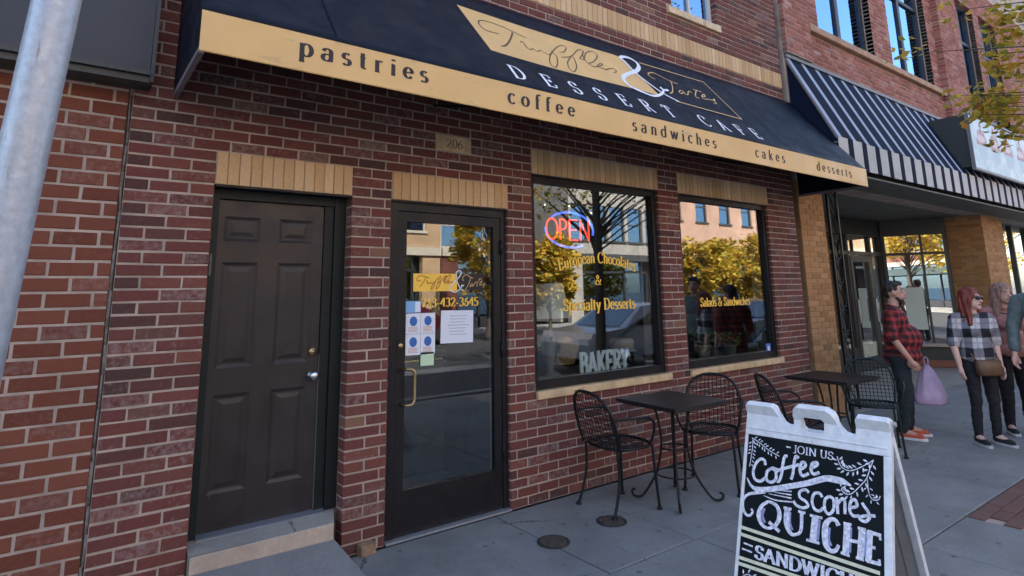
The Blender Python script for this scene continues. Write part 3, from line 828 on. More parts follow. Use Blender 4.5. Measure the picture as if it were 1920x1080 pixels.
# glazed aluminium door
gf = MB()
gf.box(1.270, 1.338, 0.03, 0.14, 0.0, 2.232).box(2.228, 2.274, 0.03, 0.14, 0.0, 2.232).box(1.338, 2.228, 0.031, 0.14, 2.166, 2.231)
gf.box(1.338, 1.346, 0.085, 0.14, 0.0, 2.166).box(2.220, 2.228, 0.085, 0.14, 0, 2.166)
gf.build("door_frame", DARKM, cafe)
MB().box(1.272, 2.272, -0.012, 0.12, 0.001, 0.014).build("threshold", mat("bright_aluminium", (0.55, 0.57, 0.6), 0.35, 0.7), cafe)
gd = MB()
gd.box(1.342, 1.408, 0.036, 0.080, 0.018, 2.160).box(2.160, 2.224, 0.036, 0.080, 0.018, 2.160)
gd.box(1.408, 2.160, 0.0365, 0.080, 2.090, 2.160).box(1.408, 2.160, 0.0365, 0.080, 0.018, 0.292)
gdo = gd.build("glass_door", DARKM, cafe)
gp = MB(); gp.box(1.409, 2.159, 0.056, 0.061, 0.293, 2.089); gp.build("glass", GLASSD, gdo)
k = MB(); pts = [(1.376, 0.036, 1.075), (1.378, 0.0, 1.077), (1.395, -0.040, 1.077), (1.425, -0.056, 1.070), (1.436, -0.060, 1.045), (1.437, -0.060, 1.0), (1.437, -0.060, 0.92), (1.436, -0.060, 0.875), (1.425, -0.056, 0.850), (1.395, -0.040, 0.843), (1.378, 0.0, 0.843), (1.376, 0.036, 0.845)]
k.tube(smooth_path(pts, 4), 0.010, 10); k.build("pull_handle", BRASS, gdo, True)
k = MB(); k.lathe([(0.018, 0), (0.018, 0.006), (0.012, 0.009), (0.003, 0.009)], 14, (1.372, 0.036, 1.228), 'y'); k.build("lock_cylinder", BRASS, gdo, True)
for z in (0.42, 1.15, 1.93):
    MB().tube([(2.228, 0.026, z - 0.055), (2.228, 0.026, z + 0.055)], 0.010, 8).build("hinge", DARKM, gdo, True)
MB().box(1.40, 2.16, 0.070, 0.095, 1.018, 1.050).build("push_bar", mat("bar_metal", (0.3, 0.3, 0.31), 0.35, 0.8), gdo)
yg = 0.0545
lp = MB().quad((1.474, yg, 1.595), (1.838, yg, 1.595), (1.838, yg, 1.722), (1.474, yg, 1.722)).build("logo_panel", GOLDV, gdo, fix=False)
lp2 = MB().quad((1.842, yg, 1.60), (2.075, yg, 1.60), (2.075, yg, 1.722), (1.842, yg, 1.722)).build("logo_backing", INK, gdo, fix=False)
# traced signwriting: coordinates along and up the sloping cloth (x in metres, t from 0 at the front edge to 1 at the wall)
LOGO_DARK = [
 [(1.967,.576),(1.913,.571),(1.836,.571),(1.811,.609),(1.818,.649),(1.861,.685),(1.94,.701),(2.083,.695),(2.168,.672),(2.281,.643)],
 [(2.153,.662),(2.107,.602),(2.007,.493),(1.93,.431),(1.895,.424)],
 [(2.164,.555),(2.198,.576),(2.201,.549),(2.196,.51),(2.219,.494),(2.27,.52),(2.282,.5),(2.311,.505),(2.353,.528),(2.376,.512),(2.422,.503),(2.5,.561),(2.626,.656),(2.712,.694),(2.731,.67),(2.647,.598),(2.591,.585)],
 [(2.5,.561),(2.411,.476),(2.351,.393),(2.346,.352),(2.381,.353),(2.442,.411),(2.503,.504),(2.493,.539),(2.498,.57)],
 [(2.564,.514),(2.708,.568),(2.869,.684),(2.942,.712),(2.935,.679),(2.804,.567)],
 [(2.692,.553),(2.59,.465),(2.548,.387),(2.564,.351),(2.658,.428),(2.717,.531),(2.719,.581)],
 [(2.804,.567),(2.858,.574),(2.964,.678),(3.086,.737),(3.117,.694),(2.99,.589),(2.874,.534),(2.874,.599),(2.921,.674)],
 [(2.874,.534),(2.895,.501),(2.969,.518),(3.074,.568),(3.051,.576),(2.975,.524),(3.013,.511),(3.085,.511)],
 [(3.04,.497),(3.09,.52),(3.174,.55),(3.206,.538),(3.185,.509),(3.141,.494)]]
LOGO_WHITE = [[(3.85,.331),(3.699,.384),(3.614,.457),(3.522,.577),(3.501,.734),(3.477,.765),(3.56,.81),(3.669,.823),(3.725,.781),(3.682,.71),(3.554,.623),(3.36,.533),(3.245,.472),(3.194,.413),(3.213,.356),(3.324,.316),(3.45,.302),(3.59,.346),(3.733,.427),(3.756,.486)],
 [(3.73,.47),(3.773,.451),(3.857,.475)]]
LOGO_GOLD = [[(3.805,.598),(3.742,.618),(3.778,.666),(3.888,.703),(3.974,.688),(4.084,.652),(4.194,.642)],
 [(4.105,.664),(4.035,.575),(3.918,.472),(3.831,.427)],
 [(4.176,.541),(4.122,.541),(4.06,.507),(4.066,.486),(4.156,.524),(4.152,.501),(4.2,.509),(4.259,.555),(4.314,.579),(4.319,.557)],
 [(4.49,.638),(4.353,.539),(4.332,.503),(4.376,.507)], [(4.42,.627),(4.556,.625)],
 [(4.456,.544),(4.537,.563),(4.561,.595),(4.479,.556),(4.46,.516),(4.548,.527),(4.631,.533),(4.691,.56),(4.642,.517),(4.642,.495),(4.583,.484)]]
def flat_logo(lines, mb, x0, x1, z0, z1, lx0, lx1, t0, t1, w, y, base=0.0):
    for k, L in enumerate(lines):
        P = [(x0 + (a - lx0) / (lx1 - lx0) * (x1 - x0), z0 + (b - t0) / (t1 - t0) * (z1 - z0)) for a, b in smooth_path(L, 5)]
        ribbon(mb, P, w, lambda a, b, l: (a, y - l, b), base + 0.00005 * k)
m_ = MB(); flat_logo(LOGO_DARK, m_, 1.50, 1.80, 1.61, 1.715, 1.8, 3.2, 0.35, 0.74, 0.0055, yg - 0.001); m_.build("logo_script", mat("red_brown_print", (0.35, 0.10, 0.02), 0.6), gdo, fix=False)
m_ = MB(); flat_logo(LOGO_GOLD, m_, 1.885, 2.09, 1.60, 1.715, 3.74, 4.69, 0.43, 0.70, 0.005, yg - 0.001); m_.build("logo_script", GOLDP, gdo, fix=False)
m_ = MB(); flat_logo(LOGO_WHITE, m_, 1.775, 1.90, 1.585, 1.745, 3.19, 3.86, 0.30, 0.82, 0.008, yg - 0.0015); m_.build("ampersand", WHITEP, gdo, fix=False)
letters("763-432-3645", lambda u, v, l: (1.535 + u * 0.495, yg - l, 1.484 + v * 0.062), GOLDV, gdo, 0.17, 0.07)
def notice(x0, x1, z0, z1, label, cat, mt, y=0.051, rot=0.0):
    m = MB(); m.box(x0 - (x0 + x1) / 2, x1 - (x0 + x1) / 2, -0.0008, 0.0008, z0 - (z0 + z1) / 2, z1 - (z0 + z1) / 2)
    o = m.build("paper_notice", mt); o.location = ((x0 + x1) / 2, y, (z0 + z1) / 2); o.rotation_euler = (0, rot, 0)
    return tag(o, label, cat)
n1 = notice(1.418, 1.652, 1.157, 1.442, "white notice with four blue round icons taped to the glass door", "notice", PAPER)
ic = MB(); oc = MB(); gl_ = MB()
for i in (0, 1):
    for j in (0, 1):
        cx, cz = -0.058 + 0.116 * i, 0.088 - 0.142 * j
        ic = MB(); ic.poly([(cx + 0.030 * math.cos(a * math.pi / 9), -0.0012, cz + 0.034 * math.sin(a * math.pi / 9)) for a in range(18)])
        oc = MB()
        for q in range(4):
            oc.quad((cx - 0.038, -0.0012, cz - 0.074 + q * 0.010), (cx + 0.038 - 0.008 * (q % 2), -0.0012, cz - 0.074 + q * 0.010), (cx + 0.038 - 0.008 * (q % 2), -0.0012, cz - 0.068 + q * 0.010), (cx - 0.038, -0.0012, cz - 0.068 + q * 0.010))
        ic.build("icon", BLUEP, n1, fix=False); oc.build("text_lines", ORANGEP, n1, fix=False)
gl_.quad((-0.002, -0.001, -0.14), (0.002, -0.001, -0.14), (0.002, -0.001, 0.14), (-0.002, -0.001, 0.14)).quad((-0.115, -0.0011, -0.001), (0.115, -0.0011, -0.001), (0.115, -0.0011, 0.003), (-0.115, -0.0011, 0.003))
gl_.build("fold_line", mat("grey_line", (0.4, 0.42, 0.46)), n1, fix=False)
n2 = notice(1.698, 1.978, 1.219, 1.453, "white printed letter taped to the glass door beside the blue icon notice", "notice", PAPER, rot=0.02)
tl = MB()
for q in range(7):
    w = 0.085 if q != 3 else 0.10
    tl.quad((-w + 0.02, -0.0012, 0.075 - q * 0.022), (w - 0.01 * (q % 3), -0.0012, 0.075 - q * 0.022), (w - 0.01 * (q % 3), -0.0012, 0.079 - q * 0.022), (-w + 0.02, -0.0012, 0.079 - q * 0.022))
tl.build("text_lines", mat("blue_grey_ink", (0.25, 0.30, 0.45)), n2, fix=False)
notice(1.537, 1.643, 1.078, 1.170, "pale green paper note stuck on the glass door under the blue icon notice", "note", GREENP, rot=0.02)
n4 = notice(1.414, 1.535, 1.447, 1.527, "small blue and white decal on the glass door above the icon notice", "decal", mat("sky_blue_print", (0.22, 0.42, 0.72), 0.6))
MB().quad((0.015, -0.0011, -0.036), (0.056, -0.0011, -0.036), (0.056, -0.0011, 0.036), (0.015, -0.0011, 0.036)).build("white_patch", PAPER, n4, fix=False)

# shop windows
def shop_window(o, letter=None):
    x0, x1, z0, z1 = o
    fm = MB()
    fm.box(x0 + 0.003, x0 + 0.052, 0.035, 0.13, z0 + 0.002, z1 - 0.003).box(x1 - 0.062, x1 - 0.003, 0.035, 0.13, z0 + 0.002, z1 - 0.003)
    fm.box(x0 + 0.052, x1 - 0.062, 0.0355, 0.13, z1 - 0.058, z1 - 0.003).box(x0 + 0.052, x1 - 0.062, 0.0355, 0.13, z0 + 0.002, z0 + 0.072)
    fm.box(x0 + 0.052, x0 + 0.060, 0.055, 0.12, z0 + 0.072, z1 - 0.058).box(x1 - 0.070, x1 - 0.062, 0.055, 0.12, z0 + 0.072, z1 - 0.058)
    w = fm.build("window", DARKM, cafe)
    MB().box(x0 + 0.0525, x1 - 0.0625, 0.074, 0.080, z0 + 0.0725, z1 - 0.0585).build("pane", GLASS, w)
    return w
win1 = shop_window(W1); win2 = shop_window(W2)
yw = 0.0725
m_ = MB()
def arch_fn(x0, x1, z0, rise, cap, tilt=0.22):
    def fn(u, v, l):
        s = 2 * u - 1
        x = x0 + u * (x1 - x0)
        z = z0 + rise * (1 - s * s)
        return (x - v * cap * (-s) * tilt, yw - l, z + v * cap)
    return fn
letters("European Chocolates", arch_fn(2.87, 3.83, 1.755, 0.075, 0.095), GOLDV, win1, 0.19, 0.07, track=0.02)
letters("&", lambda u, v, l: (3.295 + u * 0.075, yw - l, 1.635 + v * 0.085), GOLDV, win1, 0.16, 0.07)
letters("Specialty Desserts", lambda u, v, l: (2.905 + u * 0.90, yw - l, 1.415 + v * 0.100), GOLDV, win1, 0.19, 0.07, track=0.02)
letters("Salads & Sandwiches", lambda u, v, l: (4.80 + u * 0.90, yw - l, 1.405 + v * 0.088), GOLDV, win2, 0.19, 0.07, track=0.02)
dc = notice(5.945, 6.035, 0.862, 0.962, "small blue square decal in the corner of the smaller shop window", "decal", mat("decal_blue", (0.10, 0.22, 0.62), 0.5), y=0.070)
MB().quad((-0.02, -0.0011, -0.03), (0.02, -0.0011, -0.03), (0.02, -0.0011, 0.02), (-0.02, -0.0011, 0.02)).build("white_patch", PAPER, dc, fix=False)
uwf = MB(); uwf.box(4.562, 4.62, 0.07, 0.13, 4.642, 6.29).box(5.34, 5.398, 0.07, 0.13, 4.642, 6.29).box(4.62, 5.34, 0.0705, 0.13, 4.642, 4.70).box(4.96, 5.0, 0.0705, 0.13, 4.70, 6.29)
uw = uwf.build("window", mat("pale_window_frame", (0.52, 0.52, 0.52), 0.5), cafe)
MB().box(4.621, 4.959, 0.10, 0.105, 4.701, 6.29).box(5.001, 5.339, 0.10, 0.105, 4.701, 6.29).build("pane", GLASSU, uw)
MB().box(4.55, 5.42, 0.22, 0.24, 4.64, 6.3).build("window_blind", mat("pale_blind", (0.42, 0.44, 0.46), 0.8), cafe)
# dark room behind the glass
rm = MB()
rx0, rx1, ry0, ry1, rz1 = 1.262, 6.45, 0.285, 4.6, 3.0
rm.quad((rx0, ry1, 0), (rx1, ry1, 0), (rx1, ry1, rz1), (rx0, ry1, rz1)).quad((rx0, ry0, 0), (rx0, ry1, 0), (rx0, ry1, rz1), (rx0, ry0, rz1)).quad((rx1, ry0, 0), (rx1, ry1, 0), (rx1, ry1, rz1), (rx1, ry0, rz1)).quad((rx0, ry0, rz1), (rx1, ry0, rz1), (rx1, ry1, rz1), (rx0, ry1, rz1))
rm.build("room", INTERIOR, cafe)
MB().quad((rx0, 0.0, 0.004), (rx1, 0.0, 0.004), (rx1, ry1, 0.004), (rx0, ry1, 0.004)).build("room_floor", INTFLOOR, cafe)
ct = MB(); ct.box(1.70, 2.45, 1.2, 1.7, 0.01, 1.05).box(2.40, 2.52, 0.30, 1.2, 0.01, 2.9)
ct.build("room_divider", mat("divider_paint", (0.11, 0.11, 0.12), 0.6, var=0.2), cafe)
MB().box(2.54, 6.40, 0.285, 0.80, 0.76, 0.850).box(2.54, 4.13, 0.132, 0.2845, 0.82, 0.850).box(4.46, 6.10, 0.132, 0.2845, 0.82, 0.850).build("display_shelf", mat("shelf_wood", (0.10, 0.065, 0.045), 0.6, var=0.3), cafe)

# ------------------------------------------------------------------ things inside the shop window
op = thing("open_sign", "lit neon OPEN sign with red letters inside a blue oval hanging in the big window", "neon sign", (3.055, 0.15, 2.125))
RED_N = emit_mat("red_neon", (1.0, 0.05, 0.02), 0.9)
BLUE_N = emit_mat("blue_neon", (0.06, 0.16, 0.9), 0.45)
lets = [[arc(-0.185, 0.0, 0.066, 0.092, 90, 450, 18)],
        [[(-0.088, -0.092), (-0.088, 0.092)] + arc(-0.07, 0.045, 0.055, 0.047, 90, -90, 8) + [(-0.086, -0.002)]],
        [[(0.115, 0.09), (0.022, 0.09), (0.022, -0.092), (0.118, -0.092)], [(0.022, 0.0), (0.10, 0.0)]],
        [[(0.155, -0.092), (0.155, 0.092), (0.258, -0.092), (0.258, 0.092)]]]
for L in lets:
    m = MB()
    for st in L:
        m.tube([(a, 0, b) for a, b in st], 0.0075, 8)
    m.build("letter", RED_N, op, True)
for a0, a1 in ((62, -2), (176, 118), (356, 356 - 1),):
    pass
m = MB(); m.tube([(a, 0.006, b) for a, b in arc(0.035, 0.0, 0.285, 0.158, 138, -14, 26)], 0.010, 8); m.build("oval_tube", BLUE_N, op, True)
m = MB(); m.tube([(a, 0.006, b) for a, b in arc(0.035, 0.0, 0.290, 0.158, 176, 300, 24)], 0.010, 8); m.build("oval_tube", BLUE_N, op, True)
m = MB(); m.box(-0.02, 0.02, 0.03, 0.05, -0.12, 0.14).tube([(-0.1, 0.04, 0.11), (-0.1, 0.04, 0.42)], 0.002, 4).tube([(0.16, 0.04, 0.11), (0.16, 0.04, 0.42)], 0.002, 4); m.build("backing_bar", BLACKM, op)
bk = thing("bakery_sign", "white BAKERY letters standing on the shelf at the foot of the big window", "sign", (3.155, 0.17, 0.851))
WHL = mat("white_letters", (0.80, 0.86, 0.90), 0.5)
letters("BAKERY", lambda u, v, l: (u * 0.62, -0.012 - l, 0.005 + v * 0.185), WHL, bk, 0.24, 0.15, base=0.0, solid=0.012)
MB().box(-0.02, 0.64, -0.02, 0.03, 0.0005, 0.012).build("stand", mat("pale_stand", (0.4, 0.45, 0.48), 0.5), bk)
lm = thing("table_lamp", "table lamp with a pale tapered shade at the edge of the big window", "lamp", (2.985, 0.36, 0.851))
sh = MB(); sh.lathe([(0.19, 0.50), (0.13, 0.80)], 24); sh.f = sh.f[:-2]
sho = sh.build("lamp_shade", mat("linen_shade", (0.72, 0.74, 0.70), 0.8), lm, True)
m = MB(); m.lathe([(0.09, 0), (0.09, 0.02), (0.03, 0.05), (0.045, 0.20), (0.06, 0.30), (0.02, 0.42), (0.012, 0.55)], 18); m.build("lamp_base", mat("lamp_base", (0.15, 0.12, 0.09), 0.4), lm, True)
bsk = thing("bread_basket", "round tan wicker basket leaning beside the BAKERY letters in the big window", "basket", (3.19, 0.40, 0.851))
WICK = mat("wicker", (0.50, 0.30, 0.12), 0.8, var=0.4, vscale=50)
m = MB()
for k in range(9):
    m.tube([(0.10 * math.cos(a) * (1 - 0.004 * k), 0.05 * math.sin(a) - 0.01 * k, 0.17 + 0.16 * math.sin(a * 1.0) * 0.0 + 0.02 * (k - 4)) for a in [2 * math.pi * j / 20 for j in range(20)]], 0.011, 6, closed=True)
m.build("basket_body", WICK, bsk, True)
m = MB(); m.ico((0, -0.01, 0.28), (0.085, 0.06, 0.045), 2); m.build("bread", mat("bread_crust", (0.55, 0.33, 0.13), 0.7, var=0.3, vscale=30), bsk, True)
ck = thing("cake_stand", "white cake stand with a frosted cake standing deep in the big shop window", "cake stand", (4.05, 0.50, 0.851))
m = MB(); m.lathe([(0.07, 0), (0.06, 0.01), (0.015, 0.03), (0.015, 0.12), (0.15, 0.135), (0.155, 0.15), (0.0, 0.15)], 24); m.build("stand", mat("china", (0.6, 0.62, 0.66), 0.25), ck, True)
m = MB(); m.lathe([(0.12, 0.151), (0.12, 0.24), (0.10, 0.255), (0.0, 0.255)], 24); m.build("cake", mat("frosting", (0.55, 0.45, 0.40), 0.7), ck, True)
for i, (px_, s, lab) in enumerate(((4.85, 1.0, "bushy potted herb on the sill of the smaller shop window, beside the brick pier"), (5.35, 0.8, "low potted plant standing in the middle of the smaller shop window"))):
    pp_ = thing("potted_plant", lab, "plant", (px_ + 0.25, 0.30, 0.851), 0, "potted plants in the smaller window")
    m = MB(); m.lathe([(0.06 * s, 0), (0.085 * s, 0.13 * s), (0.09 * s, 0.13 * s), (0.08 * s, 0.12 * s), (0.0, 0.12 * s)], 16); m.build("pot", mat("glazed_pot", (0.4, 0.42, 0.4), 0.4), pp_, True)
    m = MB()
    for q in range(170):
        a = rnd.uniform(0, 6.28); r = 0.15 * s * rnd.random() ** 0.5; z = 0.13 * s + rnd.uniform(0.0, 0.17) * s
        c = Vector((r * math.cos(a), r * math.sin(a), z)); u = Vector((rnd.gauss(0, 1), rnd.gauss(0, 1), rnd.gauss(0, 0.6))).normalized(); w = u.orthogonal().normalized()
        m.quad(c - u * 0.025, c + w * 0.012, c + u * 0.025, c - w * 0.012)
    m.build("foliage", mat("herb_green", (0.07, 0.12, 0.03), 0.7), pp_, fix=False)
sl = thing("string_lights", "string of small warm lights along the top of the big window", "string lights", (0, 0, 0))
bulbs = [(2.66, 0.30, 2.33), (2.74, 0.30, 2.27), (2.92, 0.30, 2.36), (3.22, 0.30, 2.37), (2.62, 0.45, 1.90), (2.80, 0.5, 1.98), (2.70, 0.6, 1.85), (3.6, 0.4, 2.34)]
m = MB(); m.tube(smooth_path([(2.58, 0.3, 2.42), bulbs[0], bulbs[1], bulbs[2], bulbs[3], bulbs[7], (3.95, 0.4, 2.42)], 4), 0.003, 5); m.build("wire", BLACKM, sl)
WARM = emit_mat("warm_bulb", (1.0, 0.66, 0.32), 2.5)
for b_ in bulbs:
    MB().ico(b_, 0.007, 2).build("bulb", WARM, sl, True)

# ------------------------------------------------------------------ cafe awning
aw = thing("cafe_awning", "navy cafe awning with a gold lettered valance and slanted gold logo panels", "awning", (0, 0, 0))
AX0, AX1, AY, AZ0, AZ1, AZT = -0.125, 6.89, -0.82, 2.732, 2.935, 3.975
from mathutils import noise as mn3
def sagf(x, t):
    return -0.014 * math.sin(math.pi * t) * abs(math.sin(math.pi * (x - AX0) / 1.75)) + 0.005 * mn3.noise(Vector((x * 1.5, t * 2.2, 3.3))) * math.sin(math.pi * t)
def canopy(x, t, l=0.0):
    l = l + sagf(x, t)
    nrm = Vector((0, -1.04, 0.82)).normalized()
    p = Vector((x, AY + 0.82 * t, AZ1 + 1.04 * t)) + nrm * l
    return (p.x, p.y, p.z)
m = MB(); nx, nt_ = 84, 14
for i in range(nx + 1):
    for j in range(nt_ + 1):
        x = AX0 + (AX1 - AX0) * i / nx; t = j / nt_
        m.v.append(canopy(x, t * 0.999))
for i in range(nx):
    for j in range(nt_):
        a = i * (nt_ + 1) + j; m.f.append((a, a + nt_ + 1, a + nt_ + 2, a + 1))
cn = m.build("canopy", NAVY, aw, True)
so = cn.modifiers.new("cloth", 'SOLIDIFY'); so.thickness = 0.004; so.offset = -1
for x in (0.55, 2.32, 5.22):
    sm2 = MB(); ribbon(sm2, [(x + 0.0006 * math.sin(q), q / 20 * 1.324) for q in range(1, 20)], 0.012, lambda a, b, l: canopy(a, b / 1.324, l + 0.003), 0.0)
    if x not in (2.32,): sm2.build("seam", mat("seam_navy", (0.003, 0.006, 0.016), 0.8, spec=0.1), cn, fix=False)
va = MB().box(AX0, AX1, AY - 0.004, AY, AZ0, AZ1 - 0.001).build("valance", GOLD, aw)
hem = MB(); hem.tube([(AX0, AY - 0.002, AZ0 - 0.001), (AX1, AY - 0.002, AZ0 - 0.001)], 0.006, 6); hem.build("hem", GOLD, aw)
for x in (AX0, AX1 - 0.004):
    m = MB(); m.prism([(0.0, AZ0), (AY + 0.001, AZ0), (AY + 0.001, AZ1), (-0.002, AZT - 0.004)], lambda y, z, dd: (x + dd, y, z), 0.0, 0.004)
    m.build("side_panel", NAVY, aw)
BARM = mat("awning_bar", (0.20, 0.18, 0.20), 0.5, 0.3)
for x in (AX0 + 0.012, AX1 - 0.014):
    MB().box(x - 0.014, x + 0.012, AY + 0.004, -0.004, AZ0 - 0.012, AZ0 + 0.016).build("frame_bar", BARM, aw)
MB().box(AX0 + 0.03, AX1 - 0.03, AY + 0.004, AY + 0.028, AZ0 + 0.004, AZ0 + 0.03).build("frame_bar", BLACKM, aw)
for x in (1.6, 3.35, 5.1):
    MB().tube([(x, AY + 0.03, AZ1 - 0.01), (x, -0.004, AZT - 0.03)], 0.012, 6).tube([(x, AY + 0.03, AZ0 + 0.03), (x, -0.004, AZ0 + 0.25)], 0.010, 6).build("rafter", BLACKM, aw)
def valance_word(s, x0, x1, zb, cap, mt=INK):
    tr = ((x1 - x0) / (cap * 1.30) - text_width(s)) / (len(s) - 1)
    letters(s, lambda u, v, l: (x0 + u * (x1 - x0), AY - 0.0046 - l, zb + v * cap), mt, va, 0.19, 0.075, track=tr)
valance_word("pastries", 0.335, 1.10, 2.812, 0.104)
valance_word("coffee", 1.69, 2.28, 2.799, 0.102)
valance_word("sandwiches", 2.88, 3.96, 2.794, 0.098)
valance_word("cakes", 4.57, 5.09, 2.796, 0.098)
valance_word("desserts", 5.72, 6.50, 2.795, 0.096)
lg = MB()
for i in range(24):
    for j in range(8):
        P = []
        for (u, v) in ((i, j), (i + 1, j), (i + 1, j + 1), (i, j + 1)):
            u /= 24; v /= 8
            xa = 1.746 + (3.59 - 1.746) * u; xb = 1.697 + (3.50 - 1.697) * u; ta = 0.323 + 0.012 * u; tb_ = 0.80 - 0.01 * u
            P.append(canopy(xa + (xb - xa) * v, ta + (tb_ - ta) * v, 0.003))
        lg.quad(*P)
lg.build("logo_panel", GOLD, cn, fix=False)
m = MB()
for k, (L, w) in enumerate(((LOGO_DARK[0], 0.013), (LOGO_DARK[1], 0.016)) + tuple((l, 0.011) for l in LOGO_DARK[2:])):
    ribbon(m, smooth_path(L, 6), w, lambda a, b, l: canopy(a, b, l), 0.0042 + 0.0001 * k) if False else ribbon(m, [(a, b * 1.324) for a, b in smooth_path(L, 6)], w, lambda a, b, l: canopy(a, b / 1.324, l), 0.0042 + 0.0001 * k)
m.build("logo_script", INKB, cn, fix=False)
m = MB()
for k, L in enumerate(LOGO_GOLD):
    ribbon(m, [(a, b * 1.324) for a, b in smooth_path(L, 6)], 0.013, lambda a, b, l: canopy(a, b / 1.324, l), 0.0032 + 0.0001 * k)
fr_ = [(3.778, .803), (4.824, .818), (4.835, .323), (3.802, .328)]
for k in range(3):
    ribbon(m, [(fr_[k][0], fr_[k][1] * 1.324), (fr_[k + 1][0], fr_[k + 1][1] * 1.324)], 0.016, lambda a, b, l: canopy(a, b / 1.324, l), 0.004 + 0.0001 * k)
m.build("logo_script", GOLDP, cn, fix=False)
m = MB()
for k, L in enumerate(LOGO_WHITE):
    P = smooth_path(L, 6)
    ws = [0.022 + 0.022 * math.sin(math.pi * i / (len(P) - 1)) for i in range(len(P))] if k == 0 else 0.03
    ribbon(m, [(a, b * 1.324) for a, b in P], ws, lambda a, b, l: canopy(a, b / 1.324, l), 0.006 + 0.0002 * k)
m.build("ampersand", WHITEP, cn, fix=False)
s = "DESSERT CAFE"; cap = 0.126 * 1.324; x0, x1 = 1.80, 4.86
tr = ((x1 - x0) / cap - text_width(s)) / (len(s) - 1)
letters(s, lambda u, v, l: canopy(x0 + u * (x1 - x0), 0.077 + v * 0.126, 0.003 + l), WHITEP, cn, 0.15, 0.05, track=tr)

# ------------------------------------------------------------------ red brick building on the near side
rb = thing("red_brick_building", "plain orange-red brick building under the grey fascia, behind the steel pole", "building", (0, 0, 0))
m = MB(); m.box(-7.0, -0.342, 0.006, 0.28, 0.0, 7.0).box(-7.0, -0.34, 0.28, 9.0, 6.8, 7.0); m.build("wall", MORTAR, rb)
lay_bricks('red', rb, -1.85, -0.338, -0.0595, -0.0595 + 36 * 0.0795, 0.0795, 0.2, 0.0135, [], limit=290, phase=-0.405, jit=0.001)
MB().box(-0.343, -0.317, 0.012, 0.10, 0.0, 7.0).build("expansion_joint", mat("joint_sealant", (0.06, 0.055, 0.05), 0.9, var=0.4, vscale=30), rb)
m = MB(); zc = [0.0]
jm = MB()
z = 0.0
while z < 2.8:
    dz = rnd.uniform(0.05, 0.22)
    jm.tube([(-0.329 + rnd.uniform(-0.004, 0.004), 0.006, z), (-0.329 + rnd.uniform(-0.005, 0.005), 0.004, z + dz)], rnd.uniform(0.004, 0.009), 6)
    z += dz
jm.build("sealant_bead", mat("pale_sealant", (0.20, 0.17, 0.15), 0.95, var=0.5, vscale=40), rb, True)
fa = thing("grey_fascia", "dark grey sign fascia on the red brick building with a ledge along its foot", "fascia", (0, 0, 0))
MB().box(-2.0, -0.262, -0.15, 0.0, 2.80, 4.6).box(-6.9, -2.004, -0.15, 0.0, 2.80, 4.6).build("fascia_panel", GREYFAB, fa)
MB().box(-0.260, -0.240, -0.158, 0.0, 2.745, 4.6).build("end_trim", GREYTRIM, fa)
m = MB(); m.box(-6.9, -0.262, -0.19, 0.0, 2.772, 2.797).box(-6.9, -0.262, -0.165, 0.0, 2.735, 2.770); m.build("ledge", GREYTRIM, fa)

pole = MB()
p1 = CAM_POS + 1.62 * (CAM_D + CAM_R * (107 - 960) / 1119.4 - CAM_U * (0 - 343.1) / 1119.4)
p0 = CAM_POS + 1.47 * (CAM_D + CAM_R * (-38 - 960) / 1119.4 - CAM_U * (655 - 343.1) / 1119.4)
dirp = (p1 - p0).normalized()
g0 = p0 - dirp * (p0.z / dirp.z); g1 = p1 + dirp * 2.2
pole.tube([g0, p0, p1, g1], [0.056, 0.0545, 0.0535, 0.051], 28)
po = thing("steel_pole", "leaning galvanised steel pole close to the camera in front of the red brick wall", "pole", (0, 0, 0))
pole.build("shaft", GALV, po, True)
scuff(GALV, (0.20, 0.17, 0.14), 0.63, 26, 0.12)
m = MB(); m.lathe([(0.13, 0.001), (0.13, 0.02), (0.075, 0.03), (0.062, 0.06), (0.058, 0.06)], 20, (g0.x, g0.y, 0)); m.build("base_plate", GALV, po, True)

# ------------------------------------------------------------------ building beyond
b2 = thing("far_brick_building", "tall pink-red brick building with large upper windows beyond the cafe", "building", (0, 0, 0))
UWS = [(7.94, 9.80, 5.25, 7.7), (10.5, 12.33, 5.25, 7.7), (14.15, 15.35, 4.95, 7.7), (15.75, 16.9, 4.95, 7.7)]
m = MB(); core_wall(m, 6.86, 24, 2.95, 10.5, 0.006, 0.30, UWS, 0.0)
m.box(6.86, 24, 0.3, 12, 10.2, 10.5).box(6.86, 7.1, 0.30, 12, 2.95, 10.2)
m.build("wall", MORTAR, b2)
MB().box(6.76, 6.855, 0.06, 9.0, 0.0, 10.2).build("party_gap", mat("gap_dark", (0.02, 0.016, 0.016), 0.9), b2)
MBB = [(a, b, c, d) for a, b, c, d in UWS]
lay_bricks('pink', b2, 6.862, 22.0, 4.30, 4.30 + 60 * H, H, 0.2032, 0.011, MBB + [(7.6, 12.66, 5.13, 5.25), (12.7, 13.85, 0, 20), (6.8, 7.56, 0, 20)], limit=0, jit=0.002)
for (x0, x1) in ((6.862, 7.555), (12.70, 13.85)):
    pb = MB().box(x0 + 0.004, x1 - 0.004, -0.104 if x0 > 8 else -0.054, 0.0055, 4.66 if x0 < 8 else 3.6, 8.4).build("pilaster", MORTAR, b2)
    z_ = 4.672 if x0 < 8 else 3.9
    lay_bricks('pink', pb, x0, x1, z_, z_ + 54 * H, H, 0.2032, 0.011, [], yf=-0.11 if x0 > 8 else -0.06, depth=0.112 if x0 > 8 else 0.062, limit=0, jit=0.002)
m = MB(); m.cbox(7.56, 12.69, -0.075, 0.05, 5.135, 5.243, 0.01); m.build("window_sill", mat("orange_stone", (0.42, 0.25, 0.15), 0.8, var=0.25, vscale=8), b2)
FD = mat("dark_window_frame", (0.03, 0.028, 0.032), 0.5)
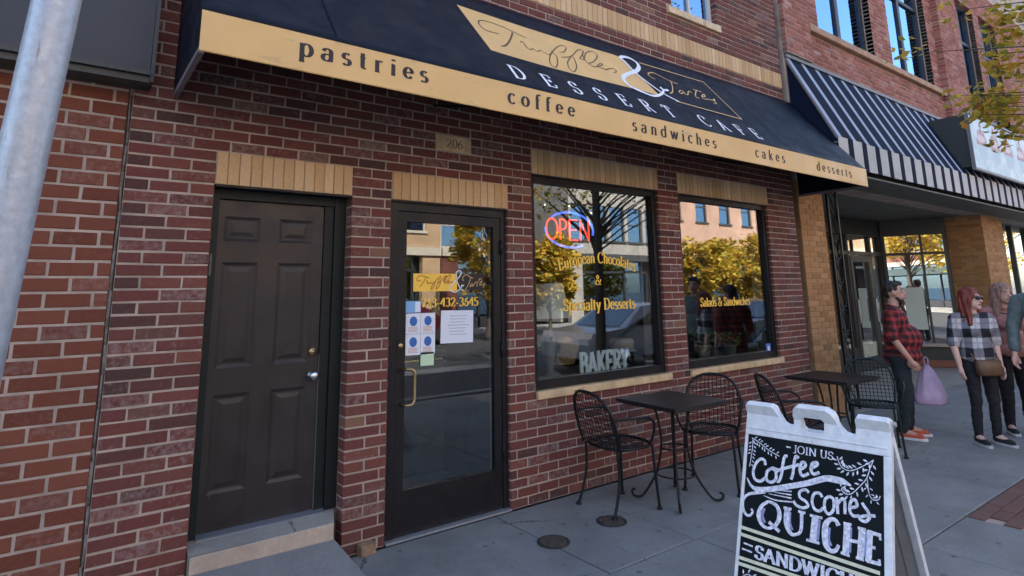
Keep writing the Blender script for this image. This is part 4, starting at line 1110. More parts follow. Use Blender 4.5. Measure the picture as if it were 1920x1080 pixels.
for (a, b, c, d) in UWS:
    m = MB(); m.box(a + 0.002, a + 0.07, 0.12, 0.2, c + 0.001, d).box(b - 0.07, b - 0.002, 0.12, 0.2, c + 0.001, d).box((a + b) / 2 - 0.05, (a + b) / 2 + 0.05, 0.12, 0.2, c + 0.001, d).box(a + 0.07, (a + b) / 2 - 0.05, 0.1205, 0.2, c + 0.001, c + 0.06).box((a + b) / 2 + 0.05, b - 0.07, 0.1205, 0.2, c + 0.001, c + 0.06).box(a + 0.07, (a + b) / 2 - 0.05, 0.1205, 0.2, d - 0.9, d - 0.84).box((a + b) / 2 + 0.05, b - 0.07, 0.1205, 0.2, d - 0.9, d - 0.84)
    w = m.build("window", FD, b2)
    for (p, q) in ((a + 0.0705, (a + b) / 2 - 0.0505), ((a + b) / 2 + 0.0505, b - 0.0705)):
        MB().box(p, q, 0.155, 0.16, c + 0.0605, d - 0.9005).box(p, q, 0.155, 0.16, d - 0.8395, d).build("pane", GLASSU, w)
    MB().quad((a, 0.28, c), (b, 0.28, c), (b, 0.28, d), (a, 0.28, d)).build("room", INTERIOR, b2)
# ground floor: yellow piers, recessed entrance, soffit
for (x0, x1, y1, lim) in ((6.865, 7.49, 0.45, 150), (13.76, 15.0, 0.62, 140)):
    pb = MB().box(x0 + 0.008, x1 - 0.004, 0.008, y1, 0.0, 2.95).build("pier", MORTAR_Y, b2)
    lay_bricks('yellow', pb, x0, x1, 0.0, 43 * H, H, 0.2032, 0.009, [], yf=0.0, depth=0.03, limit=lim, jit=0.001)
sb = MB()
for r in range(43):
    off = 0.03 + (0.1016 if r % 2 else 0.0)
    y = 0.031
    while y < 0.61:
        yb = min(y + (off if y == 0.031 and r % 2 else 0.2032), 0.62)
        sb.box(13.756, 13.768, y, yb - 0.009, r * H + 0.005, (r + 1) * H - 0.005)
        y = yb
tag(sb.build("bricks", MB_['yellow'], b2, fix=False), kind="stuff")
SOF = mat("soffit_boards", (0.13, 0.13, 0.11), 0.7, var=0.25, vscale=4)
m = MB()
for k in range(14):
    m.box(7.0 + 0.0, 19.0, -0.53 + k * 0.16, -0.53 + k * 0.16 + 0.152, 2.955, 2.975)
m.build("soffit", SOF, b2)
FS = mat("storefront_metal", (0.05, 0.052, 0.05), 0.4, 0.3)
m = MB(); m.box(7.5, 13.76, 1.66, 1.75, 2.62, 2.95)
for x in (8.3, 9.3, 10.3, 11.25, 11.75, 12.75, 13.3):
    m.box(x - 0.035, x + 0.035, 1.66, 1.74, 0.0, 2.62)
m.box(7.5, 13.76, 1.662, 1.738, 2.22, 2.29).box(7.5, 11.72, 1.661, 1.739, 0.0, 0.45).box(12.79, 13.7, 1.661, 1.739, 0.0, 0.45)
m.build("storefront", FS, b2)
MB().box(7.5, 13.75, 1.705, 1.71, 0.0, 2.62).build("pane", glass_mat("storefront_glass", gain=1.6, base=0.38), b2)
dr = MB(); dr.box(11.80, 11.90, 1.65, 1.70, 0.02, 2.2).box(12.6, 12.70, 1.65, 1.70, 0.02, 2.2).box(11.90, 12.6, 1.651, 1.70, 0.02, 0.25).box(11.90, 12.6, 1.651, 1.70, 2.08, 2.2)
do = dr.build("entrance_door", mat("dull_metal", (0.10, 0.105, 0.10), 0.4, 0.5), b2)
MB().tube([(11.86, 1.62, 0.9), (11.86, 1.62, 1.35)], 0.016, 8).tube([(12.64, 1.62, 0.9), (12.64, 1.62, 1.35)], 0.016, 8).build("pull_handle", STEEL, do)
SPL = Matrix.Translation((13.74, 0.625, 0)) @ Matrix.Rotation(math.atan2(1.03, -0.46), 4, 'Z')   # local +x runs from the pier into the recess
SL = math.hypot(0.46, 1.03)
m = MB(); m.box(0, SL, -0.04, 0.04, 0.0, 0.46, SPL).box(0, SL, -0.04, 0.04, 2.62, 2.95, SPL).box(0, 0.06, -0.038, 0.038, 0.46, 2.62, SPL).box(SL - 0.06, SL, -0.038, 0.038, 0.46, 2.62, SPL).box(0.42, 0.46, -0.036, 0.036, 0.46, 2.62, SPL).box(0.06, SL - 0.06, -0.034, 0.034, 2.22, 2.27, SPL)
m.build("storefront", FS, b2)
MB().box(0.06, SL - 0.06, -0.003, 0.003, 0.46, 2.62, SPL).build("pane", glass_mat("display_glass", gain=1.6, base=0.36), b2)
MB().box(0.0, SL, 0.041, 0.13, 0.40, 0.455, SPL).build("window_ledge", mat("ledge_stone", (0.40, 0.35, 0.28), 0.7), b2)
MB().box(0.0, SL, 0.0405, 0.06, 0.002, 0.14, SPL).build("red_skirting", mat("red_brown_tile", (0.22, 0.08, 0.05), 0.6), b2)
m = MB(); m.quad((7.5, 4.5, 0), (19, 4.5, 0), (19, 4.5, 3), (7.5, 4.5, 3)).quad((7.5, 1.76, 0), (7.5, 4.5, 0), (7.5, 4.5, 3), (7.5, 1.76, 3)).quad((19, 0.5, 0), (19, 4.5, 0), (19, 4.5, 3), (19, 0.5, 3)).quad((7.5, 0.6, 2.98), (19, 0.6, 2.98), (19, 4.5, 2.98), (7.5, 4.5, 2.98))
m.build("room", mat("shop_interior", (0.10, 0.085, 0.07), 0.8, var=0.5, vscale=1.2), b2)
m = MB(); m.box(15.02, 19, 0.4, 0.5, 0.0, 0.5)
for x in (15.1, 16.2, 17.3, 18.4): m.box(x - 0.04, x + 0.04, 0.4, 0.5, 0.5, 2.95)
m.build("storefront", FS, b2)
MB().box(15.02, 19, 0.45, 0.455, 0.5, 2.95).build("pane", glass_mat("corner_glass", gain=1.6, base=0.12), b2)
tag(MB().box(7.45, 13.75, -0.012, 1.70, -0.02, -0.003).build("entrance_floor", CONC2), kind="structure")
po_ = notice(0, 0.001, 0, 0.001, None, None, PAPER) if False else None
pst = MB().box(0.50, 0.84, 0.006, 0.010, 0.72, 1.56, SPL).build("paper_notice", mat("pale_poster", (0.55, 0.62, 0.55), 0.7)); tag(pst, "tall pale green poster in the recessed shop window behind the man in red", "poster")
# ornamental iron column in front of the recess
ic_ = thing("iron_column", "ornamental black iron lattice column beside the yellow brick pier", "column", (7.95, 0.10, 0))
m = MB()
for dx in (-0.13, 0.13): m.box(dx - 0.014, dx + 0.014, -0.014, 0.014, 0, 2.953)
m.build("upright", BLACKM, ic_)
m = MB()
for k in range(9):
    z = 0.18 + k * 0.32
    m.tube([(0.115 * math.cos(a) , 0, z + 0.15 * math.sin(a)) for a in [math.pi * j / 6 for j in range(12)]], 0.009, 6, closed=True)
    m.tube(smooth_path([(-0.12, 0, z + 0.15), (-0.05, 0, z + 0.09), (0, 0, z), (0.05, 0, z - 0.09), (0.12, 0, z - 0.15)], 4), 0.008, 6)
m.build("scrollwork", BLACKM, ic_)
# striped awning of the far building
a2 = thing("striped_awning", "steep navy and white striped awning on the building beyond the cafe", "awning", (0, 0, 0))
BX0, BX1, BY, BZ0, BZ1, BZT = 6.90, 19.0, -0.55, 3.03, 3.40, 4.60
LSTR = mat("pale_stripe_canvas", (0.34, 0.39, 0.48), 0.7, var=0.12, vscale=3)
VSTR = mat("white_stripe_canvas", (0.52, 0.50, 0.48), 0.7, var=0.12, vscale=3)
DSTR = mat("dark_stripe_canvas", (0.006, 0.011, 0.03), 0.8, spec=0.12)
pitch = 0.379
sm_ = {}
x = BX0
while x < BX1:
    for j, a, b in ((0, 0.0, 0.098), (1, 0.098, pitch)):
        if ('c', j) not in sm_:
            t_ = Vector((0, -BY, BZT - BZ1)).normalized(); n_ = Vector((0, -t_.z, t_.y)) * 0.004
            q = MB(); A_ = [Vector((0, BY, BZ1)), Vector((b - a, BY, BZ1)), Vector((b - a, -0.004, BZT)), Vector((0, -0.004, BZT))]
            B_ = [p + n_ for p in A_]
            q.poly(A_); q.poly(B_)
            for k in range(4): q.quad(A_[k], A_[(k + 1) % 4], B_[(k + 1) % 4], B_[k])
            me = q.mesh("canopy_stripe"); me.materials.append((LSTR, DSTR)[j]); sm_[('c', j)] = me
        o = bpy.data.objects.new("canopy_stripe", sm_[('c', j)]); o.location = (x + a, 0, 0); COL.objects.link(o); o.parent = a2
    for j, a, b in ((0, 0.0, 0.245), (1, 0.245, pitch)):
        if ('v', j) not in sm_:
            me = MB().box(0, b - a, BY - 0.004, BY, BZ0, BZ1 - 0.001).mesh("valance_stripe"); me.materials.append((VSTR, DSTR)[j]); sm_[('v', j)] = me
        o = bpy.data.objects.new("valance_stripe", sm_[('v', j)]); o.location = (x + a, rnd.uniform(-0.002, 0.002), rnd.uniform(-0.004, 0.004)); COL.objects.link(o); o.parent = a2
    x += pitch
m = MB(); m.tube([(BX0 + 0.01, BY + 0.01, BZ1 - 0.02), (BX0 + 0.01, -0.004, BZT - 0.03)], 0.02, 6).tube([(BX0, BY + 0.012, BZ0 + 0.02), (BX1, BY + 0.012, BZ0 + 0.02)], 0.012, 6).tube([(BX0 + 0.01, BY + 0.01, BZ0 + 0.3), (BX0 + 0.01, -0.004, BZ0 + 0.3)], 0.015, 6)
m.build("frame_bar", BARM, a2)
m = MB(); m.prism([(-0.004, BZT - 0.01), (BY + 0.002, BZ1 - 0.01), (BY + 0.002, BZ0), (-0.004, BZ0)], lambda y, z, d: (BX0 + 0.012 + d, y, z), 0.0, 0.004)
m.build("side_panel", DSTR, a2)
MB().box(6.88, BX1, -0.03, -0.005, BZT + 0.003, BZT + 0.05).build("top_flashing", mat("grey_flashing", (0.16, 0.16, 0.17), 0.5), a2)
# box sign over the striped awning
sg = thing("cupcake_sign", "white box sign with pink cupcake pictures standing over the striped awning", "sign", (0, 0, 0))
m = MB(); m.box(11.38, 16.2, -0.66, -0.115, 3.52, 4.42); m.build("cabinet", mat("dark_cabinet", (0.03, 0.035, 0.035), 0.6), sg)
m = MB(); m.box(11.345, 11.375, -0.69, -0.64, 3.46, 4.46).box(11.376, 16.2, -0.69, -0.64, 4.425, 4.46).box(11.376, 16.2, -0.69, -0.64, 3.46, 3.50); m.build("sign_frame", mat("grey_sign_frame", (0.16, 0.16, 0.18), 0.5), sg)
MB().box(11.38, 16.2, -0.668, -0.661, 3.505, 4.42).build("sign_face", mat("teal_white_face", (0.50, 0.58, 0.60), 0.4, var=0.25, vscale=3.2, dark=(0.26, 0.42, 0.48)), sg)
CUP = [mat("blue_case_print", (0.42, 0.55, 0.62), 0.5), mat("pink_print", (0.46, 0.27, 0.29), 0.5, var=0.5, vscale=9), mat("cherry_print", (0.45, 0.05, 0.06), 0.5), mat("pale_icing_print", (0.66, 0.52, 0.52), 0.5)]
for k, cx in enumerate((11.95, 12.65, 13.4, 14.2, 15.1)):
    y_ = -0.6685
    f_ = lambda px, pz, l=0.0: (cx + px, y_ - l, 3.70 + pz)
    MB().poly([f_(-0.17, 0.0), f_(0.17, 0.0), f_(0.25, 0.24), f_(-0.25, 0.24)]).build("cupcake_case", CUP[0], sg, fix=False)
    MB().poly([f_(0.30 * math.cos(a) * (1 - .18 * abs(math.sin(3 * a))), 0.24 + 0.32 * max(0, math.sin(a)) * (1 - .1 * abs(math.sin(4 * a))), .0003) for a in [math.pi * j / 20 for j in range(21)]]).build("cupcake_icing", CUP[1], sg, fix=False)
    MB().poly([f_(0.20 * math.cos(a) - .03, 0.36 + 0.07 * math.sin(a), .0006) for a in [2 * math.pi * j / 12 for j in range(12)]]).build("icing_highlight", CUP[3], sg, fix=False)
    MB().poly([f_(0.05 * math.cos(a), 0.60 + 0.05 * math.sin(a), .0009) for a in [2 * math.pi * j / 10 for j in range(10)]]).build("cherry", CUP[2], sg, fix=False)

# ------------------------------------------------------------------ small things on the pavement
for (x, y, lab) in ((2.150, -0.622, "round iron cleanout cover set in the pavement in front of the glass door"), (2.690, -0.610, "round rusty cleanout cover under a leg of the mesh chair beside the glass door")):
    cv = thing("cleanout_cover", lab, "cover", (x, y, 0), rnd.random(), "round covers in the pavement")
    m = MB(); m.lathe([(0.106, -0.002), (0.106, 0.004), (0.090, 0.0045), (0.088, 0.001), (0.0, 0.001)], 28); m.build("rim", IRONC, cv, True)
    m = MB(); m.lathe([(0.086, 0.0015), (0.084, 0.006), (0.05, 0.005), (0.0, 0.0065)], 24)
    for k in range(4): m.box(-0.07, 0.07, -0.05 + k * 0.033 - 0.006, -0.05 + k * 0.033 + 0.006, 0.0055, 0.0085)
    m.build("lid", mat("rusty_lid", (0.075, 0.055, 0.042), 0.8, var=0.5, vscale=50), cv)
lf = MB()
for k in range(46):
    x = rnd.uniform(1.1, 6.5); y = rnd.uniform(-2.4, -0.08); a = rnd.uniform(0, 6.28); s = rnd.uniform(0.008, 0.02)
    lf.poly([(x + s * math.cos(a + q) * (1 if i % 2 else 0.6), y + s * math.sin(a + q) * (1 if i % 2 else 0.6), 0.003 + 0.004 * rnd.random()) for i, q in enumerate((0, 1.2, 2.2, 3.4, 4.6, 5.4))])
tag(lf.build("litter", mat("dry_leaf", (0.17, 0.15, 0.12), 0.8, var=0.5, vscale=3), None, fix=False), "scraps and dry leaves scattered over the concrete pavement", "litter", kind="stuff")

# ------------------------------------------------------------------ cafe chairs and tables
GREENIRON = mat("dark_green_iron", (0.004, 0.018, 0.015), 0.45, 0.0, 0.35, var=0.3, vscale=30)
def make_chair():
    root = thing("cafe_chair", "x", "chair", (0, 0, 0))
    ring = [(0.205 * math.copysign(abs(math.cos(a)) ** 0.7, math.cos(a)), 0.215 * math.copysign(abs(math.sin(a)) ** 0.7, math.sin(a)), 0.445) for a in [2 * math.pi * k / 28 for k in range(28)]]
    m = MB(); m.tube(ring, 0.012, 8, closed=True); m.build("seat_frame", BLACKM, root, True)
    m = MB()
    for k in range(-9, 10):
        for sgn in (1, -1):
            c = k * 0.0365
            pts = []
            for q in range(9):
                u = -0.30 + 0.6 * q / 8
                x_, y_ = (u + c) / 1.4142 * 1.25, sgn * (u - c) / 1.4142 * 1.25
                if (abs(x_) / 0.205) ** 2.6 + (abs(y_) / 0.215) ** 2.6 < 1.02:
                    pts.append((x_, y_, 0.447 - 0.012 * (1 - (x_ * x_ + y_ * y_) / 0.05)))
            if len(pts) > 1: m.tube(pts, 0.0034, 4, caps=False)
    m.build("seat", BLACKM, root)
    def bx(y, z):
        return -0.175 - 0.30 * (z - 0.445) - 0.02 + 0.9 * y * y * (0.4 + (z - 0.445))
    arch = [(bx(y, z), y, z) for y, z in smooth_path([(-0.205, 0.445), (-0.225, 0.56), (-0.222, 0.68), (-0.178, 0.775), (-0.09, 0.832), (0, 0.843), (0.09, 0.832), (0.178, 0.775), (0.222, 0.68), (0.225, 0.56), (0.205, 0.445)], 4)]
    m = MB(); m.tube(arch, 0.0115, 8); m.build("back_frame", BLACKM, root, True)
    m = MB()
    def ztop(y):
        y = abs(y)
        best = 0.45
        for p in arch:
            if abs(p[1]) >= y - 0.012 and p[2] > best: best = p[2]
        return best
    def hw(z):
        return max([abs(p[1]) for p in arch if abs(p[2] - z) < 0.05] or [0.1])
    for k in range(-6, 7):
        y = k * 0.034
        zt = ztop(y)
        if zt > 0.5: m.tube([(bx(y, z), y, z) for z in (0.46, 0.46 + (zt - 0.46) * 0.5, zt - 0.003)], 0.0030, 4, caps=False)
    for k in range(1, 12):
        z = 0.455 + k * 0.034
        w = hw(z) - 0.006
        m.tube([(bx(y, z), y, z) for y in (-w, -w / 2, 0, w / 2, w)], 0.0027, 4, caps=False)
    m.build("back_mesh", BLACKM, root)
    for s in (-1, 1):
        m = MB(); m.tube(smooth_path([(0.165, s * 0.185, 0.44), (0.172, s * 0.192, 0.25), (0.185, s * 0.205, 0.006)], 5), 0.0105, 8).lathe([(0.020, 0.0), (0.020, 0.012), (0.012, 0.02)], 10, (0.185, s * 0.205, 0)); m.build("leg", BLACKM, root, True)
        m = MB(); m.tube(smooth_path([(-0.175, s * 0.185, 0.44), (-0.170, s * 0.190, 0.28), (-0.195, s * 0.198, 0.14), (-0.245, s * 0.205, 0.006)], 5), 0.0105, 8).lathe([(0.020, 0.0), (0.020, 0.012), (0.012, 0.02)], 10, (-0.245, s * 0.205, 0)); m.build("leg", BLACKM, root, True)
        m = MB(); m.tube(smooth_path([(bx(0.224, 0.66), s * 0.224, 0.66), (-0.08, s * 0.262, 0.665), (0.06, s * 0.268, 0.655), (0.125, s * 0.258, 0.61), (0.13, s * 0.235, 0.52), (0.12, s * 0.205, 0.448)], 4), 0.010, 8); m.build("armrest", BLACKM, root, True)
    
    return root
chair0 = make_chair()
spots = [(2.975, -0.440, -6, "black wire mesh chair beside the glass door, its back to the door"),
         (3.885, -0.610, 208, "black mesh chair with an arched back behind the square table under the big window"),
         (4.640, -0.960, -38, "black mesh chair seen edge-on between the two square tables, behind the sandwich board"),
         (6.000, -0.980, 208, "dark green arched mesh chair between a square table and the man in red plaid")]
for i, (x, y, a, lab) in enumerate(spots):
    o = chair0 if i == 0 else copy_tree(chair0)
    o.location = (x, y, 0); o.rotation_euler = (0, 0, math.radians(a))
    tag(o, lab, "chair", "mesh chairs outside the cafe")
    if i == 3:
        for k in COL.objects:
            if k.parent == o and k.type == 'MESH':
                k.material_slots[0].link = 'OBJECT'; k.material_slots[0].material = GREENIRON
def make_table():
    root = thing("cafe_table", "x", "table", (0, 0, 0))
    hw_ = 0.305
    m = MB(); m.box(-hw_, hw_, -hw_, hw_, 0.712, 0.734).box(-hw_ + 0.015, hw_ - 0.015, -hw_ + 0.015, hw_ - 0.015, 0.700, 0.7115)
    m.build("table_top", mat("table_black", (0.006, 0.007, 0.009), 0.42, var=0.3, vscale=40, bump=0.35, bscale=160), root)
    for sx in (-1, 1):
        for sy in (-1, 1):
            pts = [(0.10 * sx, 0.10 * sy, 0.70), (0.075 * sx, 0.075 * sy, 0.55), (0.07 * sx, 0.07 * sy, 0.38), (0.10 * sx, 0.10 * sy, 0.20), (0.165 * sx, 0.165 * sy, 0.05), (0.200 * sx, 0.200 * sy, 0.012), (0.232 * sx, 0.232 * sy, 0.022), (0.238 * sx, 0.238 * sy, 0.055), (0.220 * sx, 0.220 * sy, 0.066)]
            m = MB(); m.tube(smooth_path(pts, 5), 0.0095, 8); m.build("leg", BLACKM, root, True)
    m = MB(); m.tube([(0.105 * math.cos(a), 0.105 * math.sin(a), 0.38) for a in [2 * math.pi * k / 18 for k in range(18)]], 0.007, 6, closed=True)
    m.build("ring", BLACKM, root, True)
    m = MB(); m.tube([(0.15 * math.cos(a), 0.15 * math.sin(a), 0.19) for a in [2 * math.pi * k / 18 for k in range(18)]], 0.006, 6, closed=True)
    m.build("ring", BLACKM, root, True)
    return root
t0_ = make_table()
for i, (x, y, a, lab) in enumerate(((3.395, -0.620, -3, "square black cafe table under the big window, beside the glass door"), (5.535, -0.835, -3, "square black cafe table under the smaller window, beside the man in red plaid"))):
    o = t0_ if i == 0 else copy_tree(t0_)
    o.location = (x, y, 0); o.rotation_euler = (0, 0, math.radians(a)); tag(o, lab, "table", "square tables outside the cafe")

# ------------------------------------------------------------------ sandwich board
bd = thing("sandwich_board", "white plastic A-frame board with chalk lettering for coffee, scones and quiche", "sandwich board", (0, 0, 0))
BA = Vector((2.184, -2.073, 1.045)); BU = Vector((0.10485, -0.99449, 0)); BN = Vector((-0.99449, -0.10485, 0))
th = math.radians(20.5); th2 = math.radians(21)
BD = BN * math.sin(th) - Vector((0, 0, 1)) * math.cos(th)
NF = BN * math.cos(th) + Vector((0, 0, 1)) * math.sin(th)
BD2 = -BN * math.sin(th2) - Vector((0, 0, 1)) * math.cos(th2)
NR = -BN * math.cos(th2) + Vector((0, 0, 1)) * math.sin(th2)
LB = 1.045 / math.cos(th) - 0.002
def bf(a, b, d=0.0): return tuple(BA + BU * a + BD * b + NF * d)
def br_(a, b, d=0.0): return tuple(BA + BU * a + BD2 * b + NR * d)
OUT_L = [(0, .008), (.008, 0), (.126, 0), (.134, .006), (.155, .045), (.170, .083), (.184, .092), (.2225, .091), (.219, .03), (.226, 0), (.245, -.014), (.303, -.014), (.303, .032), (.262, .032), (.252, .042), (.254, .092), (.264, .102), (.303, .102), (.303, .152), (0, .152)]
OUT_R = [(.3035, -.014), (.365, -.014), (.385, -.004), (.399, .018), (.415, .067), (.429, .089), (.45, .095), (.477, .095), (.481, .012), (.489, 0), (.602, 0), (.61, .008), (.61, .152), (.3035, .152), (.3035, .102), (.342, .102), (.352, .092), (.350, .042), (.340, .032), (.3035, .032)]
def frame(fn, inner):
    m = MB()
    d0, d1 = -0.004, -0.036
    m.prism(OUT_L, fn, d0, d1).prism(OUT_R, fn, d0, d1)
    m.prism([(0, .1525), (.014, .1525), (.014, LB), (0, LB)], fn, d0, d1)
    m.prism([(.582, .1525), (.61, .1525), (.61, LB), (.582, LB)], fn, d0, d1)
    m.prism([(.0145, LB - .09), (.5815, LB - .09), (.5815, LB - .03), (.0145, LB - .03)], fn, d0, d1)
    # raised lip round the header
    m.prism([(0.012, .118), (.598, .118), (.598, .126), (0.012, .126)], fn, 0.0, d0)
    return m
fo = frame(bf, 0).build("front_frame", PLASTIC, bd)
bv = fo.modifiers.new("round", 'BEVEL'); bv.width = 0.004; bv.segments = 2; bv.limit_method = 'ANGLE'
ro = frame(br_, 0).build("rear_frame", PLASTIC, bd)
bv = ro.modifiers.new("round", 'BEVEL'); bv.width = 0.004; bv.segments = 2; bv.limit_method = 'ANGLE'
MB().prism([(.0142, .1525), (.5818, .1525), (.5818, LB - .0905), (.0142, LB - .0905)], br_, -0.012, -0.022).build("rear_panel", mat("grey_white_panel", (0.50, 0.48, 0.47), 0.6, var=0.15, vscale=8), bd)
m = MB(); rr_ = [(.10, .42), (.50, .42), (.53, .45), (.53, .80), (.50, .83), (.10, .83), (.07, .80), (.07, .45), (.10, .42)]
ribbon(m, rr_, 0.006, lambda a, b, l: br_(a, b, -0.0225 - l), 0.0)
m.build("panel_groove", mat("groove_grey", (0.22, 0.21, 0.21), 0.7), bd, fix=False)
for fn in (bf,):
    MB().tube([fn(.60, .02, -0.03), fn(.622, .02, -0.03)], 0.010, 10).tube([fn(-.010, .02, -0.03), fn(.01, .02, -0.03)], 0.010, 10).build("hinge_pin", mat("hinge_grey", (0.35, 0.36, 0.38), 0.4), bd)
m = MB(); m.prism([(.525, .020), (.565, .020), (.565, .030), (.525, .030)], bf, -0.0035, -0.006); m.prism([(.045, .014), (.09, .014), (.09, .022), (.045, .022)], bf, -0.0035, -0.006); m.build("hinge_slot", mat("slot_grey", (0.16, 0.17, 0.20), 0.7), bd)
cbp = MB().prism([(.0142, .1525), (.5818, .1525), (.5818, LB - .0905), (.0142, LB - .0905)], bf, -0.010, -0.020).build("chalk_panel", CHALKB, bd)
_k = [0]
def chalk(mb, L, w, n=6):
    P = smooth_path(L, n) if n else L
    if isinstance(w, (list, tuple)):
        ww = [w[min(len(w) - 1, int(i / (len(P) - 1) * (len(w) - 1) + 0.5))] for i in range(len(P))]
        # smooth widths
        ww = []
        for i in range(len(P)):
            f = i / (len(P) - 1) * (len(w) - 1); j = min(int(f), len(w) - 2); ww.append(w[j] + (w[j + 1] - w[j]) * (f - j))
    else:
        ww = w
    _k[0] += 1
    ribbon(mb, P, ww, lambda a, b, l: bf(a, b, -0.0092 + l), 0.00008 * (_k[0] % 9))
W_ = MB()
for L in ([(.103,.274),(.097,.255),(.08,.252),(.061,.271),(.049,.307),(.058,.339),(.084,.345),(.107,.326)],
          [(.136,.28),(.113,.299),(.113,.332),(.136,.339),(.154,.32),(.151,.292),(.136,.28),(.168,.285)],
          [(.2,.22),(.188,.222),(.182,.249),(.177,.301),(.167,.329),(.161,.328)], [(.153,.291),(.183,.274),(.251,.245)],
          [(.248,.219),(.236,.213),(.23,.24),(.227,.284),(.22,.311)],
          [(.256,.264),(.278,.246),(.273,.232),(.26,.238),(.256,.268),(.268,.287),(.294,.272)],
          [(.3,.252),(.325,.234),(.325,.223),(.307,.23),(.302,.256),(.314,.271),(.337,.26)]):
    W_ = MB(); chalk(W_, L, 0.0125); W_.build("letter_stroke", CHALK, cbp, fix=False)
m = MB()
for L in ([(.297,.348),(.282,.339),(.26,.352),(.261,.373),(.287,.385),(.295,.4),(.274,.412),(.248,.407),(.234,.393)],
          [(.351,.354),(.34,.341),(.319,.347),(.311,.376),(.321,.404),(.342,.408),(.356,.393)],
          [(.379,.344),(.362,.362),(.363,.398),(.379,.411),(.396,.391),(.396,.354),(.379,.344)],
          [(.407,.342),(.411,.371),(.413,.403)], [(.412,.364),(.43,.342),(.439,.355),(.44,.397)],
          [(.458,.37),(.484,.358),(.477,.336),(.461,.347),(.458,.38),(.471,.396),(.494,.391)],
          [(.503,.341),(.513,.355),(.526,.371),(.529,.392),(.513,.407),(.494,.399),(.513,.387),(.551,.378)]):
    m = MB(); chalk(m, L, 0.0115); m.build("letter_stroke", CHALK, cbp, fix=False)
mv = MB()
def chalk_letter(strokes):
    m = MB()
    for L, w, n in strokes: chalk(m, L, w, n)
    m.build("letter", CHALK, cbp, fix=False)
Q_ = [(.129,.418),(.099,.444),(.088,.482),(.103,.514),(.133,.524),(.166,.502),(.179,.464),(.165,.429),(.129,.418)]
chalk_letter([(Q_, [.011,.015,.020,.015,.011,.015,.020,.015,.011], 6), ([(.135,.499),(.183,.525)], .014, 6)])
chalk_letter([([(.211,.426),(.211,.484),(.228,.518),(.25,.519),(.271,.497),(.271,.429)], [.025,.025,.016,.011,.013,.015], 6), ([(.194,.428),(.228,.427)], .010, 0), ([(.256,.429),(.286,.429)], .010, 0)])
chalk_letter([([(.327,.43),(.320,.527)], .027, 0), ([(.304,.433),(.354,.432)], .010, 0), ([(.294,.527),(.346,.527)], .010, 0)])
chalk_letter([([(.417,.445),(.405,.428),(.385,.43),(.368,.453),(.366,.486),(.37,.524),(.388,.542),(.408,.536),(.419,.514)], [.018,.014,.016,.022,.025,.022,.016,.014,.012], 6)])
chalk_letter([([(.449,.431),(.445,.539)], .024, 0), ([(.504,.435),(.498,.54)], .024, 0), ([(.45,.488),(.501,.484)], .012, 0), ([(.435,.431),(.465,.43)], .010, 0), ([(.488,.435),(.517,.435)], .010, 0), ([(.427,.539),(.46,.541)], .010, 0), ([(.482,.541),(.511,.542)], .010, 0)])
chalk_letter([([(.531,.436),(.526,.544)], .023, 0), ([(.523,.439),(.571,.443)], .013, 0), ([(.529,.489),(.551,.491)], .011, 0), ([(.52,.541),(.567,.54)], .013, 0), ([(.566,.441),(.568,.459)], .009, 0), ([(.563,.525),(.566,.545)], .009, 0)])
for L, w in (([(.112,.45),(.104,.48),(.118,.506)], .012), ([(.224,.44),(.225,.48),(.237,.505)], .008), ([(.343,.44),(.338,.518)], .010), ([(.382,.46),(.380,.50),(.390,.525)], .012), ([(.464,.44),(.461,.53)], .008), ([(.519,.445),(.514,.53)], .008)):
    mv = MB(); chalk(mv, L, w); mv.build("letter_shading", CHALKV, cbp, fix=False)
m = MB()
def bfn(bl, br2, tl, tr2):
    def fn(u, v, l):
        ax = bl[0] + (br2[0] - bl[0]) * u; ay = bl[1] + (br2[1] - bl[1]) * u
        bx_ = tl[0] + (tr2[0] - tl[0]) * u; by_ = tl[1] + (tr2[1] - tl[1]) * u
        return bf(ax + (bx_ - ax) * v, ay + (by_ - ay) * v, -0.0092 + l)
    return fn
letters("SANDWICHES", bfn((.084, .651), (.560, .653), (.082, .602), (.560, .604)), CHALK, cbp, 0.21, 0.11, base=0.0)
letters("JOIN US", bfn((.222, .199), (.392, .201), (.222, .168), (.392, .170)), CHALK, cbp, 0.13, 0.08, base=0.0)
for a, b, w in (((.192, .180), (.212, .181), .006), ((.03, .607), (.072, .610), .007), ((.024, .630), (.07, .633), .007)):
    m = MB(); chalk(m, [a, b], w, 0); m.build("dash", CHALK, cbp, fix=False)
for a, b, w in (((.012, .548), (.566, .571), .013), ((.012, .576), (.566, .597), .013), ((.012, .667), (.566, .672), .013), ((.012, .690), (.566, .695), .013)):
    m = MB(); chalk(m, [a, b], w, 0); m.build("ruled_line", CHALKY, cbp, fix=False)
m = MB()
chalk(m, [(.022,.342),(.045,.372),(.075,.380),(.134,.368),(.21,.341),(.284,.314),(.359,.280),(.395,.276),(.429,.277),(.462,.287)], [.004,.012,.020,.022,.022,.022,.024,.026,.024,.004])
chalk(m, [(.110,.383),(.067,.397),(.031,.412),(.012,.441),(.016,.474),(.033,.494),(.05,.492),(.060,.476),(.052,.465)], [.016,.013,.011,.012,.012,.011,.010,.009,.010])
for L in ([(.104,.4),(.16,.407),(.229,.399)], [(.127,.388),(.226,.385)], [(.15,.377),(.225,.372)], [(.173,.365),(.225,.358)]): chalk(m, L, [.002, .006, .006])
m.build("flourish", CHALK, cbp, fix=False)
